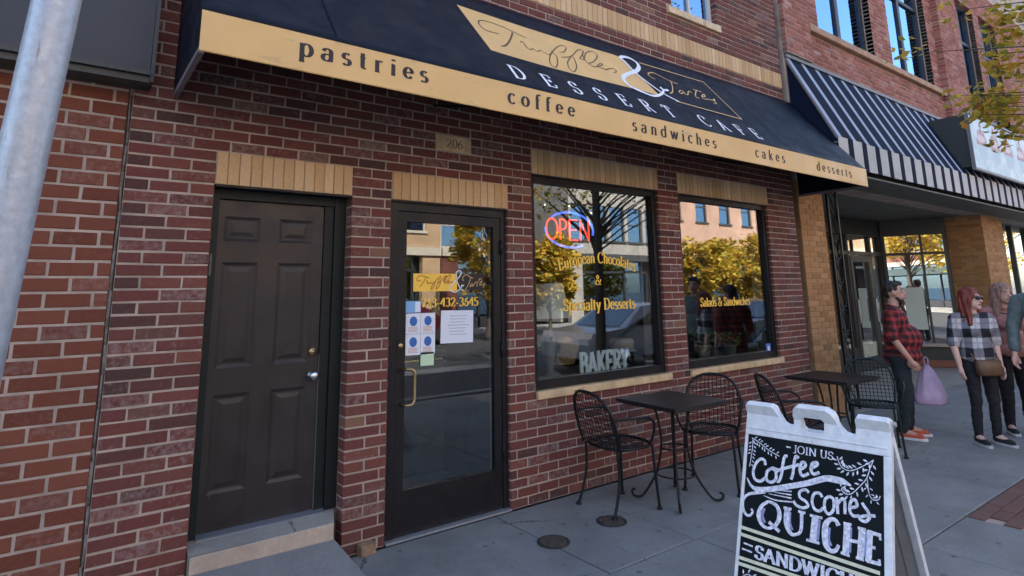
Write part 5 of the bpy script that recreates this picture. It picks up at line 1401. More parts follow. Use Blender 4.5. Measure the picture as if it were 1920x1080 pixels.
def sprig(L, side=0.016, n=9, ll=0.018, w=0.008):
    m = MB()
    P = smooth_path(L, 8); chalk(m, P, .0035, 0)
    for i in range(1, n):
        k = int(i * (len(P) - 2) / n) + 1
        t = Vector((P[k + 1][0] - P[k - 1][0], P[k + 1][1] - P[k - 1][1])).normalized(); nn = Vector((-t.y, t.x))
        for s in (-1, 1):
            b0 = Vector(P[k]) + nn * s * 0.006; b1 = b0 + (nn * s * 0.8 + t * 0.55) * ll
            if 0.017 < b1.x < 0.579: chalk(m, [tuple(b0), tuple((b0 + b1) / 2), tuple(b1)], [.002, w, .002], 3)
    m.build("leaf_drawing", CHALK, cbp, fix=False)
sprig([(.031,.167),(.071,.184),(.114,.208),(.164,.226)], n=9, ll=.014, w=.006)
sprig([(.036,.174),(.037,.213),(.034,.253),(.030,.293)], n=8, ll=.014, w=.006)
sprig([(.545,.173),(.532,.206),(.519,.248),(.493,.284),(.464,.316),(.44,.321),(.426,.307),(.436,.295)], n=12)
sprig([(.545,.173),(.512,.199),(.479,.221),(.452,.231),(.428,.225),(.414,.207),(.406,.183)], n=10)
sprig([(.522,.251),(.526,.293),(.539,.32),(.561,.318),(.568,.303)], n=6, ll=.013, w=.005)
sprig([(.030,.74),(.06,.72),(.10,.735),(.14,.76)], n=6)

# ------------------------------------------------------------------ people
from mathutils import noise as mnoise
def remeshed(name, shapes, material, parent, voxel=0.011, smooth_it=3, fold=None):
    """one continuous surface from overlapping ellipsoids and tapered limbs"""
    m = MB()
    for s in shapes:
        if s[0] == 'e':
            _, c, r = s[:3]
            rot = Matrix.Rotation(s[3], 3, 'Y') if len(s) > 3 else None
            m.ico(c, r, 3, rot)
        else:
            _, a, b, r0, r1 = s[:5]
            a, b = Vector(a), Vector(b)
            n = max(3, int((b - a).length / (min(r0, r1) * 0.35)))
            m.tube([a + (b - a) * k / n for k in range(n + 1)], [r0 + (r1 - r0) * k / n for k in range(n + 1)], 12)
            m.ico(a, r0 * 1.0, 2); m.ico(b, r1 * 1.0, 2)
    me = m.mesh(name + "_src", fix=False)
    o = bpy.data.objects.new("tmp", me); COL.objects.link(o)
    rmod = o.modifiers.new("r", 'REMESH'); rmod.mode = 'VOXEL'; rmod.voxel_size = voxel
    sm = o.modifiers.new("s", 'SMOOTH'); sm.iterations = smooth_it; sm.factor = 0.5
    dg = bpy.context.evaluated_depsgraph_get()
    out = bpy.data.meshes.new_from_object(o.evaluated_get(dg))
    out.name = name
    if fold:
        amp, sx, sz = fold; off = Vector((rnd.uniform(0, 50), rnd.uniform(0, 50), 0))
        nn = [(v.co.copy(), v.normal.copy()) for v in out.vertices]
        for v, (c, n_) in zip(out.vertices, nn):
            q = Vector((c.x * sx, c.y * sx, c.z * sz)) + off
            v.co = c + n_ * amp * (mnoise.noise(q) + 0.6 * (1 - 2 * abs(mnoise.noise(q * 1.9))) - 0.2)
    bpy.data.objects.remove(o, do_unlink=True); bpy.data.meshes.remove(me)
    out.polygons.foreach_set("use_smooth", [True] * len(out.polygons))
    out.materials.clear()
    return link(name, out, material, parent)

def skin_mat(name, c):
    m = mat(name, c, 0.55, var=0.12, vscale=18)
    m.node_tree.nodes["Principled BSDF"].inputs["Subsurface Weight"].default_value = 0.08
    return m
SKIN1 = skin_mat("warm_skin", (0.50, 0.28, 0.21)); SKIN2 = skin_mat("pale_skin", (0.64, 0.41, 0.34)); SKIN3 = skin_mat("rosy_skin", (0.60, 0.35, 0.27))
def hairm(name, c):
    m = bpy.data.materials.new(name); nt, b = nodes_of(m)
    mp = N(nt, "ShaderNodeMapping"); mp.inputs["Scale"].default_value = (70, 70, 7)
    nt.links.new(wpos(nt), mp.inputs[0]); f = noise(nt, mp.outputs[0], 1.0, 3, 0.6)
    nt.links.new(ramp(nt, f, [(0.3, tuple(v * 0.35 for v in c)), (0.55, c), (0.8, tuple(min(1, v * 1.8) for v in c))]), b.inputs["Base Color"])
    b.inputs["Roughness"].default_value = 0.5
    bn = N(nt, "ShaderNodeBump"); bn.inputs["Strength"].default_value = 0.8; bn.inputs["Distance"].default_value = 0.01
    nt.links.new(f, bn.inputs["Height"]); nt.links.new(bn.outputs[0], b.inputs["Normal"])
    return m
def cloth(name, c, var=0.25): return mat(name, c, 0.85, var=var, vscale=12, bump=0.35, bscale=40)
def plaid(name, cols, sx, sz):
    m = bpy.data.materials.new(name); nt, b = nodes_of(m)
    tc = N(nt, "ShaderNodeTexCoord"); sp = N(nt, "ShaderNodeSeparateXYZ"); nt.links.new(tc.outputs["Object"], sp.inputs[0])
    u = mathn(nt, 'ADD', sp.outputs[1], mathn(nt, 'MULTIPLY', sp.outputs[0], 0.8))
    wob = mathn(nt, 'MULTIPLY', noise(nt, tc.outputs["Object"], 6, 2), 0.025)
    fu = mathn(nt, 'FRACT', mathn(nt, 'MULTIPLY', mathn(nt, 'ADD', u, wob), sx))
    fz = mathn(nt, 'FRACT', mathn(nt, 'MULTIPLY', mathn(nt, 'ADD', sp.outputs[2], wob), sz))
    a = mathn(nt, 'GREATER_THAN', fu, 0.52); c = mathn(nt, 'GREATER_THAN', fz, 0.52)
    s = mathn(nt, 'ADD', a, c)
    col = ramp(nt, mathn(nt, 'MULTIPLY', s, 0.5), [(0.0, cols[0]), (0.5, cols[1]), (1.0, cols[2])])
    ln = mathn(nt, 'MAXIMUM', mathn(nt, 'COMPARE', fu, 0.26), mathn(nt, 'COMPARE', fz, 0.26))
    for nd in nt.nodes:
        if nd.type == 'MATH' and nd.operation == 'COMPARE': nd.inputs[2].default_value = 0.06
    col = mix_rgb(nt, mathn(nt, 'MULTIPLY', ln, 0.35), col, cols[3])
    nt.links.new(col, b.inputs["Base Color"]); b.inputs["Roughness"].default_value = 0.85
    bn = N(nt, "ShaderNodeBump"); bn.inputs["Strength"].default_value = 0.5; bn.inputs["Distance"].default_value = 0.02
    nt.links.new(noise(nt, tc.outputs["Object"], 14, 3), bn.inputs["Height"]); nt.links.new(bn.outputs[0], b.inputs["Normal"])
    return m
EYEW = mat("eye_white", (0.30, 0.26, 0.25), 0.4); PUP = mat("dark_eye", (0.02, 0.015, 0.012), 0.3); LIP = mat("lip", (0.35, 0.10, 0.09), 0.5)

def hand(wrist, d, palm_n, S, curl=0.5):
    """palm and five separate fingers; d: direction of the forearm; palm_n: palm normal"""
    S = S * 0.66; d = Vector(d).normalized(); n = Vector(palm_n).normalized(); sdir = d.cross(n).normalized()
    w = Vector(wrist); out = []
    out.append(('c', w, w + d * 0.075 * S, 0.021 * S, 0.026 * S))
    for k, L in enumerate((0.066, 0.074, 0.069, 0.055)):
        b = w + d * 0.085 * S + sdir * (k - 1.5) * 0.0185 * S
        d1 = (d + n * curl * 0.5).normalized(); d2 = (d + n * curl * 1.6).normalized()
        p1 = b + d1 * L * 0.5 * S; p2 = p1 + d2 * L * 0.5 * S
        out.append(('c', b - d * 0.02 * S, p1, 0.0095 * S, 0.0088 * S)); out.append(('c', p1, p2, 0.0088 * S, 0.0072 * S))
    tb = w + d * 0.030 * S - sdir * 0.024 * S
    t1 = tb + (d * 0.7 - sdir * 0.6 + n * 0.3).normalized() * 0.036 * S
    t2 = t1 + (d * 0.95 + n * 0.35).normalized() * 0.030 * S
    out += [('c', tb, t1, 0.0125 * S, 0.0105 * S), ('c', t1, t2, 0.0105 * S, 0.0085 * S)]
    return out

def person(label, Hh, loc, heading, skin, arms, legs, head_yaw=0.0, belly=0.0, bust=0.0, female=False, shirt=None, shirt_hem=0.47, sleeve=1.0, trousers=None, shoes=None, hair=None, shades=False, beard=None, shoulder=0.118):
    """heading: radians, local +X is forward, +Y is the person's left; arms/legs: joint positions in units of the height"""
    root = thing("person", label, "person", loc, heading)
    S = Hh
    def V(p): return Vector(p) * S
    hs = []
    hc = V((0.020, 0, 0.932)); cy, sy = math.cos(head_yaw), math.sin(head_yaw)
    def hp(x, y, z): return hc + Vector((x * cy - y * sy, x * sy + y * cy, z)) * S
    body = [('e', V((0, 0, .525)), V((.066, .088, .062))), ('e', V((.008 + belly * .3, 0, .62)), V((.062 + belly * .5, .078 + belly * .3, .085))),
            ('e', V((.002, 0, .735)), V((.064, .098, .095))), ('c', V((-.004, -shoulder + .03, .806)), V((-.004, shoulder - .03, .806)), .036 * S, .036 * S),
            ('c', V((-.004, 0, .81)), V((.010, 0, .885)), .035 * S, .031 * S),
            ('e', hp(-.006, 0, .008), V((.056, .045, .060))), ('e', hp(.012, 0, -.030), V((.040, .034, .040))),
            ('c', hp(.048, 0, .004), hp(.060, 0, -.016), .007 * S, .010 * S), ('e', hp(.045, 0, -.040), V((.012, .020, .008))), ('e', hp(.040, 0, -.060), V((.016, .018, .012))),
            ('e', hp(-.006, .046, -.006), V((.012, .006, .017))), ('e', hp(-.006, -.046, -.006), V((.012, .006, .017))), ('c', hp(.044, -.024, .020), hp(.044, .024, .020), .008 * S, .008 * S)]
    if bust: body += [('e', V((.048, .042, .725)), V((.034, .040, .036))), ('e', V((.048, -.042, .725)), V((.034, .040, .036)))]
    tr = [('e', V((-.004, 0, .525)), V((.074, .096, .055)))]
    shp = []
    for sgn, (hip, knee, ank, toe) in zip((1, -1), legs):
        t_ = trousers[1] if trousers else 1.0
        kb = .78 * min(1.0, t_) if trousers else 1.0
        body += [('c', V(hip), V(knee), .050 * S * kb, .034 * S * kb), ('c', V(knee), V(ank), .034 * S * kb, .021 * S), ('c', V(ank), V(toe), .022 * S, .016 * S)]
        tr += [('c', V(hip), V(knee), .060 * S * t_, .043 * S * t_), ('c', V(knee), V(ank) + Vector((0, 0, .012 * S)), .043 * S * t_, .032 * S * t_)]
        a = V(ank); tt = V(toe); fd = (tt - a); fd.z = 0; fd.normalize(); sd_ = Vector((-fd.y, fd.x, 0))
        shp.append((a, tt, fd, sd_))
    sl = []
    for (sh, el, wr, hd, pn, curl) in arms:
        body += [('c', V(sh), V(el), .031 * S, .024 * S), ('c', V(el), V(wr), .024 * S, .0165 * S)]
        body += hand(V(wr), V(hd), pn, S, curl)
        if sleeve > 0:
            if sleeve <= 1: sl += [('c', V(sh), V(sh) + (V(el) - V(sh)) * min(1, sleeve), .042 * S, .038 * S)]
            else: sl += [('c', V(sh), V(el), .043 * S, .036 * S), ('c', V(el), V(el) + (V(wr) - V(el)) * (sleeve - 1), .036 * S, .029 * S)]
    b = remeshed("body", body, skin, root, voxel=0.0085 * S / 1.6, smooth_it=2)
    if shirt:
        z0 = shirt_hem
        sh_ = [('e', V((.002, 0, .735)), V((.076, .110, .100))), ('e', V((.010 + belly * .5, 0, .625)), V((.072 + belly, .092 + belly * .35, .100))), ('c', V((-.004, -shoulder + .03, .803)), V((-.004, shoulder - .03, .803)), .042 * S, .042 * S)]
        if z0 < .52: sh_ += [('e', V((.004 + belly * .35, 0, z0 + .065)), V((.080 + belly * .7, .102 + belly * .2, .075)))]
        if bust: sh_ += [('e', V((.052, .042, .725)), V((.038, .044, .042))), ('e', V((.052, -.042, .725)), V((.038, .044, .042)))]
        remeshed("shirt", sh_ + sl, shirt, root, voxel=0.011, smooth_it=4, fold=(0.009, 11, 8))
        MBc = MB(); MBc.tube([V((-.004 + .040 * math.cos(a), .040 * math.sin(a), .838 - .012 * math.cos(a))) for a in [2 * math.pi * k / 16 for k in range(16)]], .009 * S, 6, closed=True); MBc.build("collar", shirt, root, True)
    if trousers: remeshed("trousers", tr, trousers[0], root, voxel=0.0105, smooth_it=3, fold=(0.008, 9, 15))
    if shoes:
        for a, tt, fd, sd_ in shp:
            base = Vector((0, 0, 0))
            upper = [('e', Vector((a.x, a.y, .042 * S / 1.65 + .012)) - fd * .008, (.045, .040, .042)), ('c', Vector((a.x, a.y, .040)), Vector((tt.x, tt.y, .032)), .040, .034)]
            so_ = remeshed("shoe", upper, shoes[0], root, voxel=0.009, smooth_it=2)
            soleb = MB(); pts = []
            c_ = (a + tt) / 2; Lh = (tt - a).length / 2 + .055
            for k in range(18):
                q = 2 * math.pi * k / 18
                pts.append((math.copysign(abs(math.cos(q)) ** .7, math.cos(q)) * Lh, math.copysign(abs(math.sin(q)) ** .8, math.sin(q)) * .044))
            soleb.prism(pts, lambda p, q, d: (c_.x + fd.x * p + sd_.x * q, c_.y + fd.y * p + sd_.y * q, d), 0.001, 0.024)
            soleb.build("sole", shoes[1], so_)
    for s in (1, -1):
        if not shades:
            MB().ico(hp(.0455, .020 * s, .008), (.0065 * S, .0075 * S, .0045 * S), 2).build("eye", EYEW, root, True)
            MB().ico(hp(.0495, .0205 * s, .008), (.0036 * S,) * 3, 1).build("pupil", PUP, root, True)
        MB().tube([hp(.051, .010 * s, .021), hp(.049, .022 * s, .024), hp(.042, .032 * s, .020)], .0032 * S, 5).build("eyebrow", hair[1], root, True)
    MB().tube([hp(.050, -.016, -.037), hp(.0565, 0, -.038), hp(.050, .016, -.037)], .0045 * S, 6).build("mouth", LIP, root, True)
    if shades:
        m = MB()
        for s in (1, -1): m.ico(hp(.053, .021 * s, .006), (.007 * S, .018 * S, .014 * S), 2)
        m.tube([hp(.050, -.040, .012), hp(.061, 0, .013), hp(.050, .040, .012)], .0028 * S, 6).tube([hp(.050, .041, .012), hp(-.004, .048, .006)], .0024 * S, 5).tube([hp(.050, -.041, .012), hp(-.004, -.048, .006)], .0024 * S, 5)
        m.build("sunglasses", mat("dark_lens", (0.015, 0.012, 0.014), 0.12), root, True)
    def conv(k): return ('e', hp(*k[1]), V(k[2])) if k[0] == 'e' else ('c', hp(*k[1]), hp(*k[2]), k[3] * S, k[4] * S)
    remeshed("hair", [conv(k) for k in hair[0]], hair[1], root, voxel=0.009, smooth_it=1, fold=(0.012, 34, 5))
    if beard: remeshed("beard", [conv(k) for k in beard], hair[1], root, voxel=0.007, smooth_it=1)
    return root

LEGS = (((0, .052, .50), (.012, .058, .275), (-.006, .062, .045), (.085, .078, .020)), ((0, -.052, .50), (.012, -.058, .275), (-.006, -.062, .045), (.085, -.078, .020)))
HAIR_SHORT = [('e', (-.018, 0, .024), (.056, .049, .051)), ('e', (.018, .004, .056), (.032, .034, .018)), ('e', (-.036, 0, -.004), (.026, .041, .038)), ('e', (-.004, .030, .050), (.03, .018, .018)), ('e', (-.004, -.030, .048), (.03, .018, .018)), ('e', (-.03, 0, .062), (.03, .03, .016))]
def hair_long(L): return [('c', (-.050, .012, .01), (-.060, .030, -L * 1.1), .024, .016), ('c', (-.050, -.012, .01), (-.060, -.030, -L * 1.08), .024, .016), ('c', (-.02, .048, .02), (.012, .072, -L * 1.15), .016, .012), ('c', (-.02, -.048, .02), (.010, -.070, -L * 1.1), .016, .012), ('c', (.02, .030, .052), (.016, .056, -.02), .014, .012), ('c', (.02, -.030, .052), (.016, -.056, -.02), .014, .012), ('e', (-.014, 0, .022), (.063, .054, .056)), ('c', (-.036, .030, .0), (-.030, .056, -L), .030, .022), ('c', (-.036, -.030, .0), (-.030, -.056, -L), .030, .022), ('c', (-.045, 0, 0), (-.050, 0, -L), .034, .034), ('c', (.006, .046, .018), (.004, .060, -L * .9), .013, .017), ('c', (.006, -.046, .018), (.004, -.060, -L * .9), .013, .017)]
RED_PLAID = plaid("red_black_plaid", [(0.32, 0.018, 0.022), (0.11, 0.010, 0.014), (0.020, 0.008, 0.010), (0.30, 0.10, 0.09)], 13, 13)
man = person("man with short dark hair in a red and black plaid shirt, facing the street", 1.63, (6.86, -0.93, 0), math.radians(-66), SKIN1,
    arms=[((0, .125, .795), (-.010, .150, .64), (.060, .140, .50), (.5, -.05, -1), (0, -1, .1), 1.6), ((0, -.125, .795), (-.034, -.160, .645), (.046, -.140, .515), (.6, .15, -1), (0, 1, 0), .5)],
    legs=(((0, .052, .50), (.020, .058, .275), (.010, .062, .045), (.100, .072, .020)), ((0, -.052, .50), (.004, -.058, .275), (-.030, -.062, .045), (.062, -.085, .020))),
    belly=.045, shirt=RED_PLAID, shirt_hem=.455, sleeve=1.05, trousers=(cloth("dark_jeans", (0.012, 0.020, 0.026)), 1.02), shoes=(cloth("orange_canvas", (0.50, 0.10, 0.05)), mat("white_rubber", (0.65, 0.63, 0.62), 0.6)),
    hair=(HAIR_SHORT, hairm("black_hair", (0.012, 0.010, 0.010))), beard=[('e', (.034, 0, -.056), (.020, .026, .014)), ('c', (.010, .036, -.040), (.030, .022, -.058), .010, .010), ('c', (.010, -.036, -.040), (.030, -.022, -.058), .010, .010)], shoulder=.13)
BW_PLAID = plaid("white_black_plaid", [(0.50, 0.49, 0.50), (0.17, 0.17, 0.20), (0.012, 0.012, 0.018), (0.10, 0.10, 0.14)], 5.2, 5.2)
red_w = person("red-haired woman in sunglasses, a black and white plaid shirt and black trousers", 1.545, (7.13, -1.56, 0), math.radians(-128), SKIN2,
    arms=[((0, .105, .80), (-.010, .138, .64), (.024, .128, .505), (.25, 0, -1), (0, -1, 0), .4), ((0, -.105, .80), (-.010, -.140, .64), (.020, -.136, .505), (.2, -.05, -1), (0, 1, 0), .4)],
    legs=LEGS, head_yaw=.55, bust=1, female=True, shirt=BW_PLAID, shirt_hem=.50, sleeve=.95, trousers=(cloth("black_leggings", (0.010, 0.010, 0.013)), .80), shoes=(cloth("black_trainer", (0.014, 0.014, 0.016)), mat("pale_sole", (0.45, 0.45, 0.46), 0.6)),
    hair=(hair_long(.155), hairm("red_hair", (0.20, 0.030, 0.016))), shades=True, shoulder=.112)
woman2 = person("smiling woman with long light brown hair and a pink top, standing behind the others", 1.59, (7.93, -1.63, 0), math.radians(-140), SKIN3,
    arms=[((0, .105, .80), (-.010, .138, .64), (.024, .128, .505), (.25, 0, -1), (0, -1, 0), .4), ((0, -.105, .80), (.0, -.140, .64), (.05, -.120, .52), (.4, .1, -1), (0, 1, 0), .4)],
    legs=LEGS, head_yaw=.35, bust=1, female=True, shirt=cloth("pink_top", (0.42, 0.19, 0.17)), shirt_hem=.49, sleeve=.5, trousers=(cloth("black_trousers", (0.012, 0.011, 0.014)), .95), shoes=(cloth("dark_shoe", (0.02, 0.02, 0.022)), mat("white_sole", (0.6, 0.6, 0.6), 0.6)),
    hair=(hair_long(.13), hairm("light_brown_hair", (0.30, 0.17, 0.13))), shoulder=.112)
scf = MB(); scf.tube([(.055 * 1.55 * math.cos(a) - .006, .062 * 1.55 * math.sin(a), 1.55 * (.822 - .018 * math.cos(a))) for a in [2 * math.pi * k / 18 for k in range(18)]], .034, 8, closed=True)
scf.build("scarf", cloth("dark_teal_scarf", (0.020, 0.050, 0.055)), woman2, True)
man2 = person("person in a grey-green jacket and black trousers at the edge of the group", 1.77, (7.60, -2.06, 0), math.radians(165), SKIN3,
    arms=[((0, .130, .795), (.02, .150, .64), (.10, .130, .52), (.7, 0, -1), (0, -1, 0), .6), ((0, -.130, .795), (.030, -.160, .64), (.085, -.140, .50), (.4, .05, -1), (0, 1, 0), .6)],
    legs=LEGS, shirt=cloth("grey_green_jacket", (0.115, 0.150, 0.150)), shirt_hem=.47, sleeve=1.85, trousers=(cloth("black_jeans", (0.012, 0.012, 0.014)), 1.08), shoes=(cloth("black_shoe", (0.015, 0.015, 0.02)), mat("pale_trim", (0.5, 0.5, 0.52), 0.6)),
    hair=(HAIR_SHORT, hairm("brown_hair", (0.06, 0.035, 0.022))), shoulder=.132)
def place_bag(name, label, cat, mb, material, loc, rz, extra=None):
    o = thing(name, label, cat, loc, rz)
    mb.build("bag_body", material, o, True)
    if extra: extra[0].build(extra[1], material, o, True)
    return o
hb = MB(); prof = [(0.012, 0.42), (0.05, 0.36), (0.10, 0.24), (0.145, 0.10), (0.155, 0.03), (0.12, 0.0), (0.0, 0.0)]
hb.lathe(prof, 22)
hb.v = [(x * 1.0 + 0.012 * math.sin(9 * z + 5 * math.atan2(y, x)), y * 0.45 + 0.006 * math.sin(14 * z), z) for x, y, z in hb.v]
hs_ = MB(); hs_.tube(smooth_path([(-0.01, 0, 0.41), (-0.02, 0, 0.47), (0, 0, 0.50), (0.02, 0, 0.47), (0.01, 0, 0.41)], 4), 0.007, 6)
place_bag("plastic_bag", "pale pink plastic carrier bag held by the man in the red plaid shirt", "bag", hb, mat("pink_plastic", (0.56, 0.40, 0.56), 0.45, var=0.15, vscale=12), (7.12, -1.09, 0.315), math.radians(-60), (hs_, "handle"))
pb_ = MB(); pb_.cbox(-0.115, 0.115, -0.04, 0.04, -0.075, 0.075, 0.02)
pst_ = MB(); pst_.tube([(-0.11, 0, 0.07), (-0.13, 0.05, 0.14)], 0.008, 6).tube([(0.11, 0, 0.07), (0.12, 0.05, 0.14)], 0.008, 6)
place_bag("shoulder_bag", "brown leather shoulder bag hanging in front of the red-haired woman", "bag", pb_, mat("brown_leather", (0.13, 0.065, 0.035), 0.5, var=0.25), (7.04, -1.675, 0.755), math.radians(-38), (pst_, "strap"))

# ------------------------------------------------------------------ trees
def leaf_mat(name, stops):
    m = bpy.data.materials.new(name); nt, b = nodes_of(m)
    g = N(nt, "ShaderNodeNewGeometry")
    nt.links.new(ramp(nt, g.outputs["Random Per Island"], stops), b.inputs["Base Color"])
    b.inputs["Roughness"].default_value = 0.6
    tl_ = N(nt, "ShaderNodeBsdfTranslucent"); nt.links.new(ramp(nt, g.outputs["Random Per Island"], stops), tl_.inputs[0])
    mx = N(nt, "ShaderNodeMixShader"); mx.inputs[0].default_value = 0.4
    nt.links.new(b.outputs[0], mx.inputs[1]); nt.links.new(tl_.outputs[0], mx.inputs[2])
    nt.links.new(mx.outputs[0], nt.nodes["Material Output"].inputs[0])
    return m
LEAF_Y = leaf_mat("yellow_leaves", [(0, (0.24, 0.23, 0.03)), (0.35, (0.50, 0.38, 0.04)), (0.7, (0.72, 0.50, 0.07)), (1, (0.60, 0.32, 0.04))])
LEAF_G = leaf_mat("turning_leaves", [(0, (0.20, 0.22, 0.03)), (0.35, (0.48, 0.40, 0.06)), (0.75, (0.68, 0.47, 0.08)), (1, (0.60, 0.28, 0.05))])
BARK = mat("bark", (0.09, 0.07, 0.055), 0.9, var=0.4, vscale=30, bump=0.6, bscale=40)
def leaf(m, c, s, r):
    u = Vector((r.gauss(0, 1), r.gauss(0, 1), r.gauss(0, 0.5))).normalized()
    w = u.cross(Vector((r.gauss(0, 0.5), r.gauss(0, 0.5), 1)).normalized())
    if w.length < 0.1: w = u.orthogonal()
    w.normalize(); n = u.cross(w) * s * 0.10
    c = Vector(c)
    m.poly([c - u * s * .5, c - u * s * .1 + w * s * .34 + n, c + u * s * .18 + w * s * .24 + n, c + u * s * .55, c + u * s * .18 - w * s * .24 + n, c - u * s * .1 - w * s * .34 + n])
def tree(name, label, base, hgt, crown_r, nclump, nleaf, ls, lmat, seed, group=None, targets=None, trunk_h=0.35):
    r = random.Random(seed)
    root = thing(name, label, "tree", base, 0, group)
    tr = MB(); th_ = hgt * trunk_h
    tr.tube(smooth_path([(0, 0, -0.1), (0.03, 0.02, th_ * .5), (0.0, 0.05, th_), (0.05, 0.0, hgt * .7), (0.0, 0.0, hgt * .92)], 4), [x_ * hgt * (.011 if targets else .017) for x_ in [1.5, 1.3, 1.2, 1.1, 1.05, 1.0, 1.0, .95, .9, .85, .8, .7, .6, .5, .4, .3, .2]][:17], 10)
    cr = MB(); tw = []
    cl = []
    if targets:
        for t in targets: cl.append((Vector(t), 0.22))
    for k in range(nclump):
        a = r.uniform(0, 6.283); z = th_ + (hgt - th_) * (0.08 + 0.92 * r.random()); f = (z - th_) / (hgt - th_)
        rad = crown_r * (0.45 + 0.9 * f * (1.15 - f) * 2.0) * (0.35 + 0.65 * r.random() ** .5) * 0.8
        c = Vector((rad * math.cos(a), rad * math.sin(a), z))
        if targets:
            pw = c + Vector(base); q = proj_px(pw)
            if q and q[2] > 0.5 and q[0] < 2030 and q[1] > -150: continue
        cl.append((c, crown_r * r.uniform(.16, .30)))
    for i, (c, rr) in enumerate(cl):
        z0 = max(th_ * .8, min(hgt * .8, c.z - crown_r * .45))
        mid = Vector((c.x * .45, c.y * .45, (z0 + c.z) * .5 + 0.1))
        bs = 0.45 if targets and i < len(targets) else 1.0
        tr.tube(smooth_path([(0, 0, z0), tuple(mid + Vector((r.uniform(-.1, .1), r.uniform(-.1, .1), r.uniform(-.1, .1)))), tuple(c)], 3), [hgt * .0065 * bs, hgt * .005 * bs, hgt * .004 * bs, hgt * .003 * bs, hgt * .0022 * bs, hgt * .0015 * bs, hgt * .0008 * bs], 5)
        n = nleaf if rr > 0.23 or not targets else (16 if i in (7, 8, 9) else 34)
        for k in range(n):
            d = Vector((r.gauss(0, 1), r.gauss(0, 1), r.gauss(0, .7))).normalized() * rr * r.random() ** .4
            leaf(cr, c + d, ls * r.uniform(.7, 1.25), r)
    tr.build("trunk", BARK, root, True)
    cr.build("crown", lmat, root, fix=False)
    return root
tgt = []
tb = Vector((7.30, -3.95, 0.0))
for q in [(9.26,-1.83,5.19),(9.37,-1.85,4.87),(9.28,-1.72,4.63),(9.45,-1.78,4.35),(9.29,-1.57,3.96),(9.48,-1.68,3.82),(9.45,-1.59,3.54),(8.88,-1.29,4.08),(8.71,-1.43,5.2),(8.25,-.95,4.65),(9.07,-1.38,3.83),(9.16,-1.51,4.07),(9.41,-1.93,5.12),(9.40,-1.70,4.05),(9.44,-1.62,3.68),(9.36,-1.78,5.0),(9.46,-1.72,4.5),(9.2,-1.5,3.95)]:
    p = CAM_POS + (Vector(q) - CAM_POS) * 0.86
    tgt.append(tuple(p - tb))
tree("street_tree", "pavement tree with yellowing leaves whose twigs hang into view by the far building", tb, 7.5, 2.3, 34, 55, 0.105, LEAF_G, 3, targets=tgt, trunk_h=0.38)
OT = [(12.4, -15.0, 5.4, 1.7, "yellow street tree across the road, in front of the dark brick building", 11), (15.6, -15.2, 3.9, 1.4, "low yellow street tree across the road beside the gap between the buildings", 14),
      (23.2, -13.2, 3.7, 1.7, "small golden street tree across the road, in front of the grey stone building", 12), (27.0, -13.4, 4.1, 1.9, "small golden street tree across the road at the corner of the pink building", 13), (31.0, -13.6, 3.8, 1.9, "small golden street tree across the road midway along the pink building", 18),
      (66, -12, 8, 3.2, "yellow street tree standing before the pale building at the end of the road", 15), (-9, -14.5, 7.5, 3.0, "yellow street tree across the road before the brown brick building", 16), (-16, -14.5, 8.0, 3.2, "golden street tree across the road at the far corner of the brown brick building", 17)]
for (x, y, h_, cr_, lab, sd_) in OT:
    tree("street_tree", lab, (x, y, 0), h_, cr_, 60, 60, 0.26, LEAF_Y, sd_, "yellow trees across the road", trunk_h=0.22 if h_ < 5.5 else 0.33)

# ------------------------------------------------------------------ the other side of the road (seen in the glass)
def facade(name, label, x0, x1, h, wall_mat, floors, nwin, trim, depth=10.0, y=-20.0, sx=None, shop=True, zw=4.4):
    b = thing(name, label, "building", (0, 0, 0))
    ops = []
    for f in range(floors):
        z0 = zw + f * 3.4
        for k in range(nwin):
            c = x0 + (x1 - x0) * (k + .5) / nwin
            ops.append((c - .62, c + .62, z0, z0 + 2.0))
    m = MB()
    core_wall(m, x0, x1, 3.3, h, y - .3, y, ops, 0.0)
    m.box(x0, x1, y - depth, y - .30, 3.3, h - .2).box(x0, x0 + .9, y - .3, y, 0, 3.3).box(x1 - .9, x1, y - .3, y, 0, 3.3).box(x0, x1, y - depth, y - .9, 0, 3.3)
    m.build("wall", wall_mat, b)
    m = MB(); m.box(x0 - .05, x1 + .05, y - .05, y + .25, h, h + .35).box(x0 + .01, x1 - .01, y + .002, y + .12, 3.3, 3.65); m.build("cornice", trim, b)
    for (a, c, d, e) in ops:
        m = MB(); m.box(a, a + .08, y - .18, y - .08, d, e).box(c - .08, c, y - .18, y - .08, d, e).box(a + .08, c - .08, y - .18, y - .08, (d + e) / 2 - .04, (d + e) / 2 + .04).box(a - .08, c + .08, y + .001, y + .08, d - .12, d - .002)
        w = m.build("window", trim, b); MB().box(a + .08, c - .08, y - .14, y - .135, d, e).build("pane", GLASSU, w)
    m = MB(); n = max(2, int((x1 - x0) / 2.4))
    for k in range(n + 1):
        xx = x0 + .9 + (x1 - x0 - 1.8) * k / n
        m.box(xx - .06, xx + .06, y - .6, y - .5, 0, 3.3)
    m.box(x0 + .9, x1 - .9, y - .6, y - .5, 0, .5).box(x0 + .9, x1 - .9, y - .6, y - .5, 2.6, 2.75)
    s = m.build("shopfront", FD, b); MB().box(x0 + .9, x1 - .9, y - .56, y - .555, .5, 3.3).build("pane", GLASSU, s)
    if shop:
        m = MB(); m.poly([(x0 + 1, y, 3.1), (x1 - 1, y, 3.1), (x1 - 1, y + 1.0, 2.5), (x0 + 1, y + 1.0, 2.5)]); m.build("shop_awning", mat("dark_shop_canvas", (0.03, 0.05, 0.05), 0.8), b)
    return b
